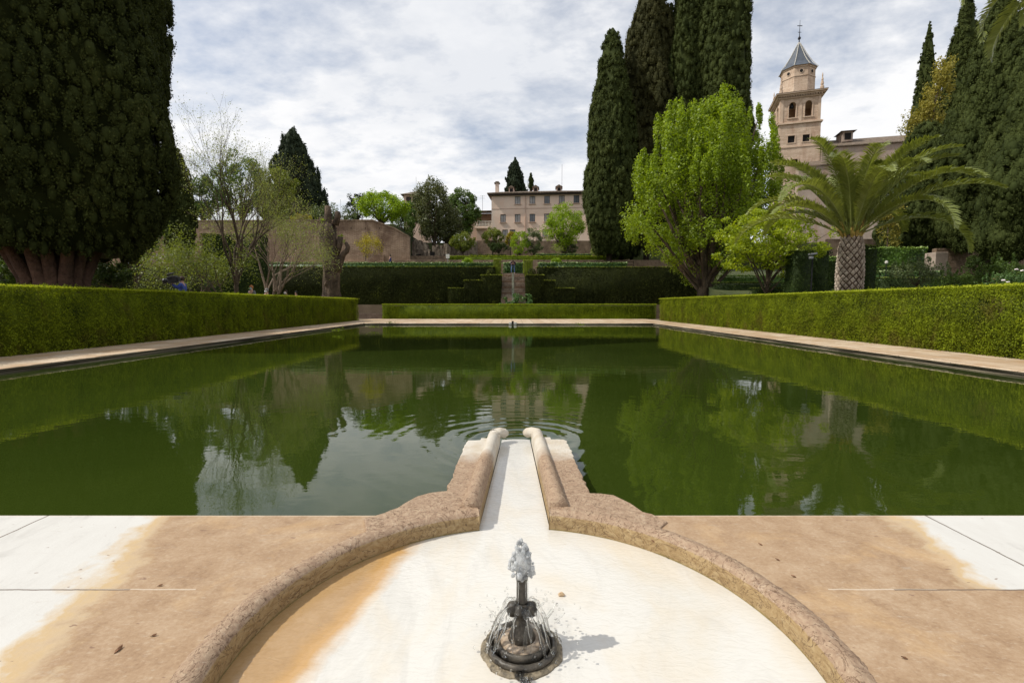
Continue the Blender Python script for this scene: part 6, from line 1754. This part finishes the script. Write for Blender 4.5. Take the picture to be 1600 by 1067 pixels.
    bm = bmesh.new(); bmesh.ops.create_icosphere(bm, subdivisions=3, radius=1.0)
    V = []
    for v in bm.verts:
        c = v.co; k = 1.0
        V.append(hb_ + (sd2 * c.x * .098 + fw * min(c.y, .55 if c.z < .25 else 1) * .112 + upv * max(c.z, -.75) * .118) * s_)
    F = [tuple(x.index for x in f.verts) for f in bm.faces]; bm.free()
    b.add(V, F); b.build('hair', hair, t, smooth=True)
    fc = MB()
    for sx in (-1, 1):
        e = hd + upv * .0 * s_ + (sd2 * sx * .035 + fw * .092) * s_; blob(fc, tuple(e), (.012, .012, .009), rg, sub=1, rough=0)
    fc.build('eyes', void, t, smooth=True)
    if mask is not None:
        V = []; F = []
        for i in range(6):
            for j in range(9):
                a = R(-62 + 124 * j / 8); z = -.085 + .10 * i / 5
                V.append(hd + (sd2 * math.sin(a) * .104 + fw * (math.cos(a) * .118 + .01) + upv * z) * s_)
        for i in range(5):
            for j in range(8): F.append((i * 9 + j, i * 9 + j + 1, (i + 1) * 9 + j + 1, (i + 1) * 9 + j))
        o = MB().add(V, F).build('face_mask', mask, t, smooth=True); md = o.modifiers.new('s', 'SOLIDIFY'); md.thickness = .006
    return t, pos, ix
navy = cloth('navy_cloth', (0.03, 0.04, 0.12)); blk = cloth('black_cloth', (0.02, 0.02, 0.022)); jean = cloth('blue_denim', (0.13, 0.20, 0.34)); dark = cloth('dark_purple_cloth', (0.05, 0.03, 0.05)); greyc = cloth('grey_cloth', (0.16, 0.16, 0.17))
ginger = plain('ginger_hair', (0.42, 0.17, 0.06), .7); brownh = plain('brown_hair', (0.06, 0.035, 0.022), .7); greyh = plain('grey_hair', (0.28, 0.26, 0.25), .7); blackh = plain('black_hair', (0.02, 0.017, 0.015), .7)
maskw = plain('white_mask_cloth', (0.72, 0.72, 0.72), .8); maskb = plain('blue_mask_cloth', (0.40, 0.55, 0.68), .8)
pcam = plain('black_camera_plastic', (0.02, 0.02, 0.022), .35, spec=.5)
# bending photographer at the top of the stairs
bx_ = at(801.5, 426, 51.35).x
pp, pos, ix = person((bx_, 51.75, T2 + .02), R(0), 'person in dark top and blue jeans bending over a camera atop the stairs', dark, jean, brownh, 'bend', 1.72)
c = pos[ix['hal']].lerp(pos[ix['har']], .5) + Vector((0, -.04, .03))
ct_ = empty('photo_camera', tuple(c - Vector((0, 0, .05))), 'small black camera held by the bending person', 'camera')
MB().box(c.x - .07, c.x + .07, c.y - .04, c.y + .02, c.z - .05, c.z + .05).build('camera_body', pcam, ct_, bevel=.008); MB(Matrix.Translation(c + Vector((0, -.04, 0))) @ Matrix.Rotation(R(90), 4, 'X')).lathe([(.034, 0), (.036, .05), (.03, .07)], (0, 0), 14).build('lens', pcam, ct_, smooth=True)
# walker by the brick wall
p_ = at(610, 414, 58.3)
person((p_.x, 58.3, T2 + .9), R(-60), 'person in dark jacket walking along the brick wall near the ruins', navy, blk, blackh, 'stand', 1.72)
tag(MB().box(p_.x - 3, p_.x + 3, 57.6, 59.0, T2 - .1, T2 + .9).build('walkway', rubble_red, bevel=.03), kind='structure')
# film man with big camera behind the left hedge
hx = at(285, 441, 21.6)
pp, pos, ix = person((hx.x, 21.6, hx.z - 1.56), R(-75), 'masked person in blue jacket shouldering a video camera behind the left hedge', cloth('blue_jacket', (0.05, 0.08, 0.30)), blk, brownh, 'shoulder', 1.76, maskw)
c = pos[ix['shr']] + Vector((-.18, -.16, .20))
vc = empty('video_camera', tuple(c - Vector((0, 0, .15))), 'bulky black video camera carried on a shoulder behind the left hedge', 'video camera')
Mc = Matrix.Translation(c) @ Matrix.Rotation(R(-8), 4, 'Y')
MB(Mc).box(-.24, .14, -.09, .09, -.14, .16).build('camera_body', pcam, vc, bevel=.02)
MB(Mc @ Matrix.Translation((-.30, 0, .0)) @ Matrix.Rotation(R(-90), 4, 'Y')).lathe([(.07, -.07), (.08, .04), (.11, .07), (.12, .15), (.06, .16)], (0, 0), 18).build('lens', pcam, vc, smooth=True)
b = MB(Mc); b.box(-.20, .0, -.03, .03, .19, .22); b.box(-.20, -.17, -.02, .02, .13, .19); b.box(-.03, 0, -.02, .02, .13, .19); b.build('handle', pcam, vc, bevel=.008)
MB(Mc).box(-.22, -.06, -.16, -.09, .06, .14).build('viewfinder', pcam, vc, bevel=.01)
MB(Mc).box(.121, .25, -.07, .07, -.09, .10).build('battery', pcam, vc, bevel=.015)
b = MB(Mc); b.tube([(-.26, .0, .25), (-.12, .0, .28), (.06, .0, .28)], .035, 8); b.build('microphone', pcam, vc)
# heads over the hedge
for (px, py, Y, hair_, mask_, lab, top_) in ((393, 450, 27.2, ginger, maskb, 'ginger haired person in a blue mask, only the head above the left hedge', greyc),
                                  (417, 454.5, 29.2, greyh, maskw, 'grey haired masked person, only the head above the left hedge', blk),
                                  (447, 457, 31.4, brownh, maskw, 'brown haired masked person, only the head above the hedge near the pollarded trunk', blk),
                                  (463, 458.5, 34, blackh, None, 'black haired person barely visible above the left hedge, left of the pollarded trunk', blk)):
    q5 = at(px, py, Y)
    person((q5.x, Y, q5.z - 1.60), R(-20), lab, top_, blk, hair_, 'stand', 1.70, mask_, 'people walking behind the left hedge')
